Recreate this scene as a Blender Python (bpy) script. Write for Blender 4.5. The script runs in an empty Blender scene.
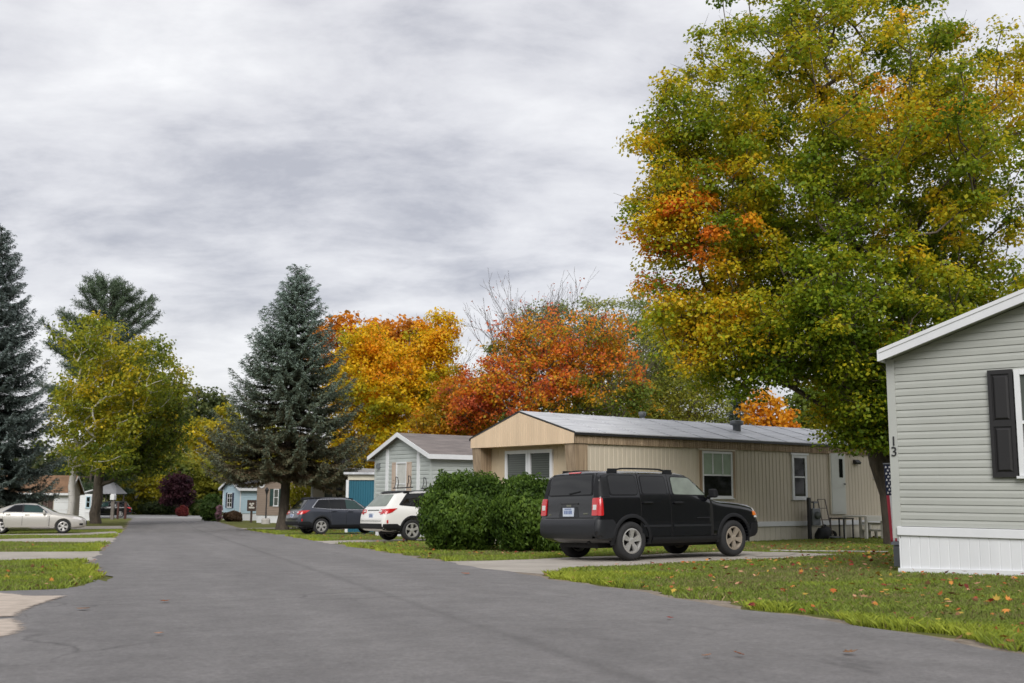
import bpy, bmesh, math, random
import numpy as np
from mathutils import Vector, Matrix
from mathutils.bvhtree import BVHTree

rng = np.random.default_rng(7)
random.seed(7)
R = math.radians
scene = bpy.context.scene
COL = scene.collection

# ------------------------------------------------------------------ terrain and camera
HC = 0.86                       # eye height above the road under the camera
FPX, CX, CY = 1050.0, 512.0, 341.5
PITCH, ROLL = R(8.1), R(0.4)
CAMM = Matrix.Rotation(math.pi / 2 + PITCH, 4, 'X') @ Matrix.Rotation(ROLL, 4, 'Z')

def sstep(a, b, v):
    t = np.clip((v - a) / (b - a), 0, 1)
    return t * t * (3 - 2 * t)

def gz(x, y):
    """height of the ground: the street runs gently downhill, the right side lies a little higher"""
    x = np.asarray(x, float); y = np.asarray(y, float)
    yy = np.where(y < 80, y, np.where(y < 110, 80 + (y - 80) - (y - 80) ** 2 / 60, 95))
    z = -0.0215 * yy
    f = 1 - sstep(55, 90, y)
    xs = np.clip(x, -40, 40)
    r = 0.5 * (xs + np.sqrt(xs * xs + 4)) - 1.0
    l = 0.5 * (xs - np.sqrt(xs * xs + 4)) + 1.0
    return z + 0.016 * r * f + 0.010 * l * f

def ray(px, py):
    d = CAMM @ Vector(((px - CX) / FPX, -(py - CY) / FPX, -1.0))
    return d / d.y

def point_at(px, py, Y):
    d = ray(px, py)
    return Vector((d.x * Y, Y, HC + d.z * Y))

def ground_at(px, py):
    d = ray(px, py)
    lo, hi = 1.0, 400.0
    for _ in range(50):
        m = .5 * (lo + hi)
        if HC + d.z * m > float(gz(d.x * m, m)): lo = m
        else: hi = m
    return Vector((d.x * lo, lo, float(gz(d.x * lo, lo))))

def on_ground(px, Y):
    """the point of the ground at depth Y in the direction px"""
    d = ray(px, 500)
    return Vector((d.x * Y, Y, float(gz(d.x * Y, Y))))

# ------------------------------------------------------------------ objects
def tag(o, label=None, cat=None, group=None, kind=None):
    if label: o['label'] = label
    if cat: o['category'] = cat
    if group: o['group'] = group
    if kind: o['kind'] = kind
    return o

def thing(name, label, cat, loc=(0, 0, 0), rz=0, group=None):
    o = bpy.data.objects.new(name, None)
    COL.objects.link(o)
    o.empty_display_size = .2
    o.location = loc
    o.rotation_euler = (0, 0, rz)
    return tag(o, label, cat, group)

def link_mesh(name, me, mats, parent=None, smooth=False):
    o = bpy.data.objects.new(name, me)
    COL.objects.link(o)
    if not isinstance(mats, (list, tuple)): mats = [mats]
    me.materials.clear()
    for m in mats: me.materials.append(m)
    if smooth:
        me.polygons.foreach_set('use_smooth', [True] * len(me.polygons))
    if parent is not None: o.parent = parent
    return o

def mesh_np(name, V, F, col=None):
    """V (n,3), F (m,k) arrays -> mesh"""
    me = bpy.data.meshes.new(name)
    V = np.ascontiguousarray(V, np.float32); F = np.ascontiguousarray(F, np.int32)
    me.vertices.add(len(V)); me.vertices.foreach_set('co', V.ravel())
    m, k = F.shape
    me.loops.add(m * k); me.loops.foreach_set('vertex_index', F.ravel())
    me.polygons.add(m)
    me.polygons.foreach_set('loop_start', np.arange(0, m * k, k, dtype=np.int32))
    me.polygons.foreach_set('loop_total', np.full(m, k, np.int32))
    me.update(calc_edges=True)
    if col is not None:
        a = me.color_attributes.new('Col', 'FLOAT_COLOR', 'POINT')
        c = np.ones((len(V), 4), np.float32); c[:, :3] = col
        a.data.foreach_set('color', c.ravel())
    return me

class MB:
    """collects shapes, builds ONE mesh object"""
    def __init__(s): s.v = []; s.f = []; s.m = []; s.mi = 0
    def add(s, vs, fs):
        b = len(s.v); s.v += [tuple(p) for p in vs]
        for f in fs: s.f.append(tuple(b + i for i in f)); s.m.append(s.mi)
    def box(s, x0, x1, y0, y1, z0, z1):
        s.add([(x0,y0,z0),(x1,y0,z0),(x1,y1,z0),(x0,y1,z0),(x0,y0,z1),(x1,y0,z1),(x1,y1,z1),(x0,y1,z1)],
              [(0,3,2,1),(4,5,6,7),(0,1,5,4),(1,2,6,5),(2,3,7,6),(3,0,4,7)])
        return s
    def quad(s, *p): s.add(p, [tuple(range(len(p)))]); return s
    def prism(s, poly, ext):
        """polygon (3-D points) pushed along ext"""
        n = len(poly); e = Vector(ext)
        a = [Vector(p) for p in poly]; b = [p + e for p in a]
        s.add(a + b, [tuple(range(n))[::-1], tuple(range(n, 2*n))] + [(i, (i+1) % n, n + (i+1) % n, n + i) for i in range(n)])
        return s
    def tube(s, p0, p1, r0, r1=None, n=8, caps=True):
        r1 = r0 if r1 is None else r1
        p0 = Vector(p0); p1 = Vector(p1); d = (p1 - p0).normalized()
        a = d.orthogonal().normalized(); b = d.cross(a)
        vs = []
        for p, r in ((p0, r0), (p1, r1)):
            for i in range(n):
                t = 2 * math.pi * i / n
                vs.append(p + a * (r * math.cos(t)) + b * (r * math.sin(t)))
        fs = [(i, (i+1) % n, n + (i+1) % n, n + i) for i in range(n)]
        if caps: fs += [tuple(range(n))[::-1], tuple(range(n, 2*n))]
        s.add(vs, fs); return s
    def path(s, pts, r, n=6):
        for a, b in zip(pts[:-1], pts[1:]): s.tube(a, b, r, r, n)
        return s
    def bar(s, p0, p1, w, h, up=(0, 0, 1)):
        p0 = Vector(p0); p1 = Vector(p1); d = (p1 - p0).normalized()
        a = d.cross(Vector(up)).normalized() * w / 2; b = a.cross(d).normalized() * h / 2
        vs = [p + i * a + j * b for p in (p0, p1) for i, j in ((-1,-1),(1,-1),(1,1),(-1,1))]
        s.add(vs, [(0,3,2,1),(4,5,6,7),(0,1,5,4),(1,2,6,5),(2,3,7,6),(3,0,4,7)]); return s
    def lathe(s, prof, c, axis, n=24, close=False):
        """prof = [(r, h)], spun round axis through c"""
        c = Vector(c); d = Vector(axis).normalized(); a = d.orthogonal().normalized(); b = d.cross(a)
        vs = []
        for r, h in prof:
            for i in range(n):
                t = 2 * math.pi * i / n
                vs.append(c + d * h + a * (r * math.cos(t)) + b * (r * math.sin(t)))
        k = len(prof); fs = []
        for j in range(k if close else k - 1):
            for i in range(n):
                j2 = (j + 1) % k
                fs.append((j*n + i, j*n + (i+1) % n, j2*n + (i+1) % n, j2*n + i))
        s.add(vs, fs); return s
    def build(s, name, mats, parent=None, smooth=False, fix=True, bevel=0):
        me = bpy.data.meshes.new(name)
        me.from_pydata(s.v, [], s.f)
        if not isinstance(mats, (list, tuple)): mats = [mats]
        o = link_mesh(name, me, mats, parent, smooth)
        me.polygons.foreach_set('material_index', s.m)
        if fix:
            bm = bmesh.new(); bm.from_mesh(me)
            bmesh.ops.recalc_face_normals(bm, faces=bm.faces)
            bm.to_mesh(me); bm.free()
        if bevel:
            b = o.modifiers.new('bevel', 'BEVEL'); b.width = bevel; b.segments = 2; b.limit_method = 'ANGLE'; b.angle_limit = R(40)
        me.update()
        return o

# ------------------------------------------------------------------ materials
def nn(nt, t, **kw):
    n = nt.nodes.new(t)
    for k, v in kw.items():
        if k in n.inputs.keys(): n.inputs[k].default_value = v
        else: setattr(n, k, v)
    return n

def lin(h):
    h = h.lstrip('#')
    c = [int(h[i:i+2], 16) / 255 for i in (0, 2, 4)]
    return tuple((v / 12.92 if v <= .04045 else ((v + .055) / 1.055) ** 2.4) for v in c)

def mat(name, c, rough=.7, var=.12, scale=3.0, bump=0, bscale=40, metal=0, c2=None, spec=.5, stretch=(1, 1, 1), coat=0, contrast=(.3, .7)):
    m = bpy.data.materials.new(name); m.use_nodes = True
    nt = m.node_tree; p = nt.nodes['Principled BSDF']
    p.inputs['Roughness'].default_value = rough; p.inputs['Metallic'].default_value = metal
    p.inputs['Specular IOR Level'].default_value = spec
    if coat: p.inputs['Coat Weight'].default_value = coat; p.inputs['Coat Roughness'].default_value = .04
    c = Vector(c); a = c * (1 - var); b = Vector(c2) if c2 else c * (1 + var)
    tc = nn(nt, 'ShaderNodeTexCoord'); mp = nn(nt, 'ShaderNodeMapping'); mp.inputs['Scale'].default_value = stretch
    nt.links.new(tc.outputs['Object'], mp.inputs['Vector'])
    if var or c2:
        no = nn(nt, 'ShaderNodeTexNoise', Scale=scale, Detail=6.0, Roughness=.65)
        nt.links.new(mp.outputs[0], no.inputs['Vector'])
        cr = nn(nt, 'ShaderNodeValToRGB')
        cr.color_ramp.elements[0].position, cr.color_ramp.elements[1].position = contrast
        cr.color_ramp.elements[0].color = (*a, 1); cr.color_ramp.elements[1].color = (*b, 1)
        nt.links.new(no.outputs['Fac'], cr.inputs['Fac']); nt.links.new(cr.outputs['Color'], p.inputs['Base Color'])
    else: p.inputs['Base Color'].default_value = (*c, 1)
    if bump:
        nb = nn(nt, 'ShaderNodeTexNoise', Scale=bscale, Detail=4.0)
        nt.links.new(mp.outputs[0], nb.inputs['Vector'])
        bp = nn(nt, 'ShaderNodeBump', Strength=bump, Distance=.02)
        nt.links.new(nb.outputs['Fac'], bp.inputs['Height']); nt.links.new(bp.outputs['Normal'], p.inputs['Normal'])
    return m

def leaf_mat(name, trans=.35, rough=.5):
    m = bpy.data.materials.new(name); m.use_nodes = True
    nt = m.node_tree; p = nt.nodes['Principled BSDF']; out = nt.nodes['Material Output']
    at = nn(nt, 'ShaderNodeVertexColor', layer_name='Col')
    p.inputs['Roughness'].default_value = rough; p.inputs['Specular IOR Level'].default_value = .25
    tr = nn(nt, 'ShaderNodeBsdfTranslucent'); mx = nn(nt, 'ShaderNodeMixShader'); mx.inputs[0].default_value = trans
    nt.links.new(at.outputs['Color'], p.inputs['Base Color']); nt.links.new(at.outputs['Color'], tr.inputs['Color'])
    nt.links.new(p.outputs[0], mx.inputs[1]); nt.links.new(tr.outputs[0], mx.inputs[2]); nt.links.new(mx.outputs[0], out.inputs['Surface'])
    return m

M = {}
M['leaf'] = leaf_mat('leaf', .5); M['needle'] = leaf_mat('needle', .12, .6); M['grass'] = leaf_mat('grass_blade', .3, .6); M['litter'] = leaf_mat('fallen_leaf', .1, .7)
M['bark'] = mat('bark', (.085, .068, .052), .9, .5, 7, 1.0, 18, stretch=(1, 1, .25))
M['bark_grey'] = mat('grey_bark', (.16, .14, .125), .9, .3, 6, .8, 18, stretch=(1, 1, .25))
M['birch'] = mat('birch_bark', (.62, .60, .56), .8, 0, 2.2, .3, 20, c2=(.05, .045, .04), stretch=(.7, .7, 3.5), contrast=(.60, .68))
M['white'] = mat('white_paint', (.68, .69, .70), .5, .06, 1.5)
M['white_v'] = mat('white_vinyl', (.66, .67, .69), .45, .07, 1.2, stretch=(1, 1, .3))
M['vinyl'] = mat('grey_vinyl', (.375, .385, .355), .5, .06, 1.2)
M['vinyl_trim'] = mat('grey_trim', (.40, .41, .385), .5, .05, 1.2)
M['grey_siding'] = mat('grey_green_siding', (.40, .43, .41), .6, .07, 1.0)
M['glass'] = mat('window_glass', (.008, .009, .009), .04, 0, spec=.35)
M['glass_screen'] = mat('screened_glass', (.075, .085, .075), .25, .12, 2, spec=.3)
M['glass_green'] = mat('green_glass', (.30, .38, .29), .12, .14, 2, spec=.5)
def blind_mat(name, c, c2, pitch):
    """glass with a lowered slatted blind behind it"""
    m = mat(name, c, .12, 0, spec=.45); nt = m.node_tree; p = nt.nodes['Principled BSDF']
    tc = nn(nt, 'ShaderNodeTexCoord'); w = nn(nt, 'ShaderNodeTexWave', wave_type='BANDS', bands_direction='Z', Scale=1 / pitch, Distortion=.4); w.inputs['Detail Scale'].default_value = .3
    r = nn(nt, 'ShaderNodeValToRGB'); r.color_ramp.elements[0].color = (*c, 1); r.color_ramp.elements[1].color = (*c2, 1)
    nt.links.new(tc.outputs['Object'], w.inputs['Vector']); nt.links.new(w.outputs['Fac'], r.inputs['Fac']); nt.links.new(r.outputs['Color'], p.inputs['Base Color']); return m
M['glass_blind'] = blind_mat('blinded_glass', (.060, .068, .060), (.095, .106, .095), .2)
M['blind'] = mat('pale_curtain', (.5, .5, .47), .5, .1, 6)
M['shutter'] = mat('charcoal_shutter', (.014, .013, .014), .5, .1, 3)
M['tan_panel'] = mat('tan_metal_panel', (.52, .42, .29), .6, .06, .8, stretch=(1, 1, .25))
M['tan_side'] = mat('tan_metal_siding', (.55, .485, .385), .6, .07, .7, stretch=(1, 1, .25))
M['wood_gable'] = mat('peach_gable_panel', (.70, .535, .365), .65, .10, 1.5, stretch=(2, 2, .2))
M['wood_brown'] = mat('weathered_brown_panel', (.17, .115, .07), .75, 0, 3, .3, 30, c2=(.46, .35, .235), stretch=(6, 6, .2))
M['metal_roof'] = mat('silver_metal_roof', (.36, .37, .39), .45, 0, 1.3, .15, 6, metal=.05, c2=(.66, .67, .69), stretch=(.6, 3, 1))
M['rust'] = mat('rust_stain', (.26, .15, .09), .8, .3, 6)
M['shingle'] = mat('weathered_shingle', (.12, .105, .10), .9, 0, 1.6, .5, 30, c2=(.24, .205, .19), stretch=(.6, 3, 3))
M['shingle_dark'] = mat('dark_shingle', (.06, .058, .062), .9, .25, 3, .5, 30)
M['black_metal'] = mat('black_metal', (.02, .02, .022), .45, .1, 4)
M['grey_metal'] = mat('grey_metal', (.16, .17, .18), .5, .15, 4, metal=.3)
M['concrete'] = mat('concrete', (.42, .40, .37), .9, .16, 1.2, .3, 60)
M['skirt_white'] = mat('dirty_white_skirt', (.62, .60, .54), .6, .12, .8)
M['skirt_tan'] = mat('pale_tan_skirt', (.56, .52, .43), .65, .1, 1.2, stretch=(2, 2, .4))
M['blue_siding'] = mat('light_blue_siding', (.40, .53, .60), .6, .06, 1)
M['brown_siding'] = mat('taupe_siding', (.24, .185, .145), .65, .07, 1)
M['beige'] = mat('beige_siding', (.42, .37, .30), .65, .08, 1)
M['teal'] = mat('teal_metal', (.012, .105, .155), .45, .1, 1, stretch=(2, 2, .3))
M['cream'] = mat('cream_fascia', (.62, .58, .47), .6, .12, 2)
M['sign_brown'] = mat('brown_sign_paint', (.055, .032, .022), .6, .15, 4)
M['roof_rust'] = mat('rust_brown_shingle', (.20, .115, .065), .9, .3, 2, .4, 30)
M['pink'] = mat('pink_shutter_beige', (.45, .36, .29), .6, .06, 2)
M['navy'] = mat('navy_fabric', (.012, .018, .05), .8, .1, 4)
M['red_cloth'] = mat('red_fabric', (.42, .035, .06), .8, .1, 4)
M['white_cloth'] = mat('white_fabric', (.72, .71, .72), .8, .06, 4)
# vehicles
M['paint_black'] = mat('black_car_paint', (.003, .0033, .0045), .2, 0, spec=.3, coat=.65)
M['paint_white'] = mat('pearl_white_paint', (.74, .73, .70), .3, .02, 1, spec=.5, coat=.5)
M['paint_slate'] = mat('slate_grey_paint', (.045, .05, .065), .28, 0, metal=.3, spec=.5, coat=.8)
M['paint_beige'] = mat('champagne_paint', (.47, .45, .41), .3, 0, metal=.35, spec=.5, coat=.6)
M['plastic'] = mat('black_plastic', (.010, .0105, .012), .6, .15, 6, spec=.3)
M['plastic_grey'] = mat('grey_plastic', (.017, .018, .021), .45, .1, 6, spec=.4)
M['arch'] = mat('arch_liner', (.006, .006, .006), .95, 0)
M['tyre'] = mat('tyre_rubber', (.018, .018, .019), .85, .2, 8, .3, 60)
M['alloy'] = mat('silver_alloy', (.50, .49, .47), .36, .08, 5, metal=.55)
M['alloy_dirty'] = mat('dusty_alloy', (.36, .31, .25), .5, .15, 6, metal=.4)
M['brake'] = mat('dark_wheel_well', (.012, .011, .011), .8, .1, 5)
M['red_lens'] = mat('red_lens', (.48, .010, .012), .12, .1, 4, spec=.7, coat=.6)
M['clear_lens'] = mat('clear_lens', (.62, .60, .58), .12, .1, 8, spec=.7, coat=.6)
M['amber_lens'] = mat('amber_lens', (.65, .16, .012), .15, 0, spec=.6)
M['chrome'] = mat('chrome_trim', (.55, .55, .56), .15, 0, metal=.9)
M['plate'] = mat('licence_plate', (.55, .60, .68), .4, .12, 14)
M['plate_ink'] = mat('plate_blue_ink', (.16, .21, .36), .5, 0)
M['car_glass'] = mat('tinted_car_glass', (.003, .0033, .0036), .03, 0, spec=.5)
M['car_glass_painted_view'] = mat('painted_view_glass', (.16, .185, .155), .06, .25, 2.5, spec=.4)  # opaque; bright view through and pale reflections painted in as its colour
M['car_glass_teal'] = mat('green_tint_car_glass', (.02, .045, .042), .03, .2, 3, spec=.5)
# ------------------------------------------------------------------ vegetation
def unit(v): return v / np.maximum(np.linalg.norm(v, axis=1, keepdims=True), 1e-9)

def tubes_np(P0, P1, r0, r1, n=6, chain=0):
    """tapered tubes; the first `chain` of them follow one another and share their rings"""
    d = unit(P1 - P0); P0 = P0.copy()
    P0[chain:] -= d[chain:] * np.minimum(r0[chain:], .5 * np.linalg.norm(P1 - P0, axis=1)[chain:])[:, None] * .5
    d0, d1 = d.copy(), d.copy()
    if chain > 1: m_ = unit(d[:chain-1] + d[1:chain]); d0[1:chain] = m_; d1[:chain-1] = m_
    ref = np.where(np.abs(d[:, 2:3]) < .9, np.array([[0, 0, 1.]]), np.array([[1., 0, 0]]))
    t = np.linspace(0, 2 * np.pi, n, endpoint=False); rings = []
    if chain: ref[:chain] = np.array([1., 0, 0])
    for dd in (d0, d1):
        a = unit(np.cross(dd, ref)); b = np.cross(dd, a)
        rings.append(a[:, None] * np.cos(t)[None, :, None] + b[:, None] * np.sin(t)[None, :, None])
    V = np.concatenate([P0[:, None] + rings[0] * r0[:, None, None], P1[:, None] + rings[1] * r1[:, None, None]], 1).reshape(-1, 3)
    base = (np.arange(len(P0)) * 2 * n)[:, None]; i = np.arange(n); j = (i + 1) % n
    F = np.stack([base + i, base + j, base + n + j, base + n + i], -1).reshape(-1, 4)
    return V, F

def leaves_np(C, nrm, size, aspect=.8, roll=None, axis=None):
    """kite-shaped, slightly folded leaves -> V (n*4,3), F (n,4)"""
    n = len(C); nrm = unit(nrm)
    if axis is None: axis = rng.normal(size=(n, 3))
    a = unit(axis - nrm * np.sum(axis * nrm, 1, keepdims=True)); b = np.cross(nrm, a)
    s = np.asarray(size).reshape(-1, 1) * np.ones((n, 1)); w = s * aspect
    fold = nrm * s * .14
    V = np.stack([C - a * s * .5, C + b * w * .5 + a * s * .05 + fold, C + a * s * .5 - fold * .4, C - b * w * .5 + a * s * .05 + fold], 1).reshape(-1, 3)
    F = np.arange(n * 4).reshape(n, 4)
    return V, F

def noise3(P, s, seed=0):
    """cheap smooth pseudo-noise, about -1..1"""
    r = np.random.default_rng(seed); out = 0
    for k in range(5):
        w = r.normal(size=3); w /= np.linalg.norm(w)
        out = out + np.sin(P @ w * s * (1 + .35 * k) + r.uniform(0, 6.28))
    return out / 2.6

def ramp(t, cols):
    cols = np.array(cols, float); t = np.clip(t, 0, 1) * (len(cols) - 1)
    i = np.minimum(t.astype(int), len(cols) - 2); f = (t - i)[:, None]
    return cols[i] * (1 - f) + cols[i + 1] * f

def skeleton(trunk, clumps, tip=.012, power=2.35, trunk_r=.25, jitter=.12, axis_h=None):
    """trunk polyline + clump centres -> branch segments (P0,P1,r0,r1)"""
    pos = [np.array(p, float) for p in trunk]; par = [-1] + list(range(len(trunk) - 1))
    nt = len(trunk)
    top = pos[-1]; low = pos[max(1, nt // 3)]
    order = np.argsort([np.hypot(c[0] - top[0], c[1] - top[1]) + .25 * abs(c[2] - top[2]) for c in clumps])
    tips = []
    for i in order:
        c = clumps[i]; A = np.array(pos); d = c - A
        dist = np.linalg.norm(d, axis=1); hor = np.hypot(d[:, 0], d[:, 1])
        cost = dist + 1.6 * np.maximum(0, A[:, 2] + .35 * hor - c[2])
        cost[0:max(1, nt // 3)] += 50
        j = int(np.argmin(cost)); p = pos[j]; L = dist[j]
        prev = j; steps = 2 if L < 2 else 3
        for k in range(1, steps + 1):
            f = k / steps
            q = p + (c - p) * f
            if k < steps:
                q = q + rng.normal(size=3) * jitter * L * .5 + np.array([0, 0, -.06 * L * math.sin(math.pi * f)])
            pos.append(q); par.append(prev); prev = len(pos) - 1
        tips.append(prev)
    n = len(pos); acc = np.zeros(n); kids = np.zeros(n, int)
    for i in range(n):
        if par[i] >= 0: kids[par[i]] += 1
    for i in range(n - 1, -1, -1):
        if kids[i] == 0: acc[i] += tip ** power
        if par[i] >= 0: acc[par[i]] += acc[i]
    rad = acc ** (1 / power)
    k = trunk_r / rad[0]
    big = np.clip((rad / rad[0]), 0, 1)
    rad = rad * (1 + (k - 1) * big ** .8)
    P = np.array(pos); I = np.array([i for i in range(n) if par[i] >= 0]); J = np.array([par[i] for i in I])
    r0 = np.minimum(rad[J], rad[I] * 1.35); r0[I < nt] = rad[J][I < nt]
    return P[J], P[I], r0, rad[I], P

def sample_crown(ells, n, minsep, shell=.45):
    """points in a union of ellipsoids, biased outwards and kept apart; ells = [(c, r, weight)]"""
    w = np.array([e[2] for e in ells], float); w /= w.sum(); out = []
    tries = 0
    while len(out) < n and tries < n * 40:
        tries += 1
        e = ells[rng.choice(len(ells), p=w)]
        v = rng.normal(size=3); v /= np.linalg.norm(v)
        q = np.array(e[0]) + v * np.array(e[1]) * rng.uniform(0, 1) ** shell
        if all((q[0]-o[0])**2 + (q[1]-o[1])**2 + 1.6*(q[2]-o[2])**2 > minsep**2 for o in out[-400:]): out.append(q)
    return np.array(out)

def tree(name, label, cat, base, trunk_h, trunk_r, ells, n_clumps, per, leaf, colour, clump_r=.7, flat=.6, bark='bark', lean=(0, 0), shell=.45,
         sep=.6, weight=None, group=None, twigs=0, aspect=.8, droop=0., up=.6, tip=.012, sides=6, flare=1.35, cull=None, jitter=.12):
    """base = point on the ground; ells centres are relative to base. One thing: trunk (with limbs) and crown."""
    t = thing(name, label, cat, base, 0, group)
    nseg = 7
    trunk = []
    for k in range(nseg + 1):
        f = k / nseg
        trunk.append((lean[0] * f ** 1.3 + (rng.normal() * .05 * trunk_h * .25 if 0 < k else 0), lean[1] * f ** 1.3 + (rng.normal() * .05 * trunk_h * .25 if 0 < k else 0), -.25 + (trunk_h + .25) * f))
    C = sample_crown(ells, n_clumps, sep, shell)
    if cull is not None: C = C[cull(C)]
    P0, P1, r0, r1, nodes = skeleton(trunk, C, tip=tip, trunk_r=trunk_r, jitter=jitter)
    r0[0] *= flare; r1[0] *= 1 + (flare - 1) * .22; r0[1] = r1[0]
    V, F = tubes_np(P0, P1, r0, r1, sides, nseg)
    W = np.ones(len(C)) if weight is None else weight(C)
    if twigs:
        k = np.repeat(np.arange(len(C)), twigs); d = rng.normal(size=(len(k), 3)) * np.array([1, 1, .7]) + np.array([0, 0, .25])
        e = C[k] + unit(d) * clump_r * rng.uniform(.6, 1.15, (len(k), 1))
        v2, f2 = tubes_np(C[k] - 0, e, np.full(len(k), tip * .75), np.full(len(k), tip * .3), 3)
        F = np.concatenate([F, f2 + len(V)]); V = np.concatenate([V, v2])
    link_mesh('trunk', mesh_np('trunk', V, F), M[bark], t, True)
    cnt = np.maximum(0, rng.poisson(per * W)); k = np.repeat(np.arange(len(C)), cnt); k0 = k
    rr = clump_r * rng.uniform(.65, 1.3, len(C))
    g = rng.normal(size=(len(k), 3)); g = unit(g) * (rng.uniform(0, 1, (len(k), 1)) ** .55)
    off = g * rr[k][:, None] * np.array([1, 1, flat])
    off[:, 2] -= droop * (off[:, 0] ** 2 + off[:, 1] ** 2) / rr[k]
    L = C[k] + off
    cen = np.mean(C, axis=0)
    nrm = unit(off) * .5 + np.array([0, 0, up]) + rng.normal(size=L.shape) * .55
    sz = leaf * rng.uniform(.65, 1.3, len(L))
    if cull is not None:
        keep = cull(L); L, nrm, sz, k = L[keep], nrm[keep], sz[keep], k[keep]
    ax = off + rng.normal(size=off.shape) * .4 * rr.mean() if True else None
    ax = ax[:len(L)] if cull is None else off[keep] + rng.normal(size=L.shape) * .3
    V, F = leaves_np(L, nrm, sz, aspect, axis=ax)
    crand = rng.normal(size=len(C))
    top = (off[:, 2] / (rr[k0] * flat)) if cull is None else (off[keep][:, 2] / (rr[k] * flat))
    col = colour(L, crand[k], rng.normal(size=len(L)) + .7 * top)     # leaves topping a spray turn first; the tone also paints shade below them
    link_mesh('crown', mesh_np('crown', V, F, np.repeat(col, 4, 0)), M['leaf'], t)
    return t

def spruce(label, base, H, z0, Rmax, seed, trunk_r=.26, group=None, dead=.0, step=.36, name='spruce_tree', shape=1.0, pal=None):
    r = np.random.default_rng(seed)
    t = thing(name, label, 'tree', base, 0, group)
    tv = [np.array([[0, 0, -.2]]), ]
    n = 14; zz = np.linspace(-.2, H - .1, n + 1); P = np.stack([np.cumsum(r.normal(size=n+1) * .012), np.cumsum(r.normal(size=n+1) * .012), zz], 1)
    rad = trunk_r * (1 - (zz / H).clip(0, 1)) ** .85 + .012
    rad[0] *= 1.5
    V, F = tubes_np(P[:-1], P[1:], rad[:-1], rad[1:], 9, n)
    BP0, BP1, BR0, BR1 = [], [], [], []
    NC, NA, NN, NS, NT = [], [], [], [], []
    z = z0; phase = 0
    while z < H - .25:
        f = (z - z0) / (H - z0)
        L = Rmax * (1 - f) ** shape * (.62 + .38 * min(1, f / .12 + .55)) + .12
        nb = max(5, int(round(6 + 5 * (1 - f))))
        phase += r.uniform(0, 6.28)
        for b in range(nb):
            ang = phase + 2 * np.pi * b / nb + r.normal() * .18
            l = L * r.uniform(.70, 1.08); zb = z + r.normal() * step * .3
            m = max(3, int(l / .28)); s = np.linspace(0, 1, m + 1)
            slope = .55 * f - .18 + r.normal() * .07            # lower boughs sag, upper ones rise
            hz = l * s * (slope - .34 * (1 - f) * s * (1 - s) * 2 + .24 * s ** 2.2)
            wob = np.cumsum(r.normal(size=m + 1) * .03 * l / m)
            d = np.array([np.cos(ang), np.sin(ang)]); q = np.array([-d[1], d[0]])
            B = np.stack([d[0] * l * s + q[0] * wob, d[1] * l * s + q[1] * wob, zb + hz], 1)
            rr = .034 * (l / 4 + .25) * (1 - s * .85)
            BP0.append(B[:-1]); BP1.append(B[1:]); BR0.append(rr[:-1]); BR1.append(rr[1:])
            # side twigs, flat sprays
            ns = max(4, int(l / .085))
            for u in np.linspace(.10 if f > .35 else .2, 1, ns):
                if r.uniform() < .08: continue
                p = np.array([np.interp(u, s, B[:, i]) for i in range(3)])
                tl = (.20 + .78 * min(1, l / 2.5) * (1 - u) ** .6 * min(1, u * 3.5)) * r.uniform(.7, 1.25)
                for sd in (-1, 1):
                    dv = np.array([d[0], d[1], .0]) * r.uniform(.55, 1.0) + np.array([q[0], q[1], 0]) * sd * (1.1 - .7 * u) + np.array([0, 0, r.normal() * .07 - .10 * (1 - f) + .10])
                    dv /= np.linalg.norm(dv)
                    k = max(2, int(tl / .13)); w = (np.arange(k) + .6) / k
                    pts = p + dv * tl * w[:, None] - np.array([0, 0, .22]) * tl * (w ** 2)[:, None]
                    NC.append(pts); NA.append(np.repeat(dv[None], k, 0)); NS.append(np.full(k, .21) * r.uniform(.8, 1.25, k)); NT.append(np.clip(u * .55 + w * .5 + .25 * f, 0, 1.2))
        z += step * (1.0 - .45 * f) * r.uniform(.8, 1.2)
    a, b_, c, d_ = (np.concatenate(x) for x in (BP0, BP1, BR0, BR1))
    v2, f2 = tubes_np(a, b_, c, d_, 4)
    F = np.concatenate([F, f2 + len(V)]); V = np.concatenate([V, v2])
    link_mesh('trunk', mesh_np('trunk', V, F), M['bark'], t, True)
    C = np.concatenate(NC); A = np.concatenate(NA); S = np.concatenate(NS); T = np.concatenate(NT)
    C2 = np.concatenate([C, C, C]); A2 = np.concatenate([A, A, A]) + rng.normal(size=(len(C) * 3, 3)) * np.array([.42, .42, .2])
    nrm = rng.normal(size=C2.shape) * .5 + np.array([0, 0, 1.0])
    V, F = leaves_np(C2 + rng.normal(size=C2.shape) * .035, nrm, np.tile(S, 3), .22, axis=A2)
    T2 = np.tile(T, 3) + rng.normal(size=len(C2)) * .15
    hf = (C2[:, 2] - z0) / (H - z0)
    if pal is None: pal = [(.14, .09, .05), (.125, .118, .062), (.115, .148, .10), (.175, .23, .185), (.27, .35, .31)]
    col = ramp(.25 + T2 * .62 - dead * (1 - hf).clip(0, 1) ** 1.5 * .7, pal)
    link_mesh('crown', mesh_np('crown', V, F, np.repeat(col, 4, 0)), M['needle'], t)
    return t

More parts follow.
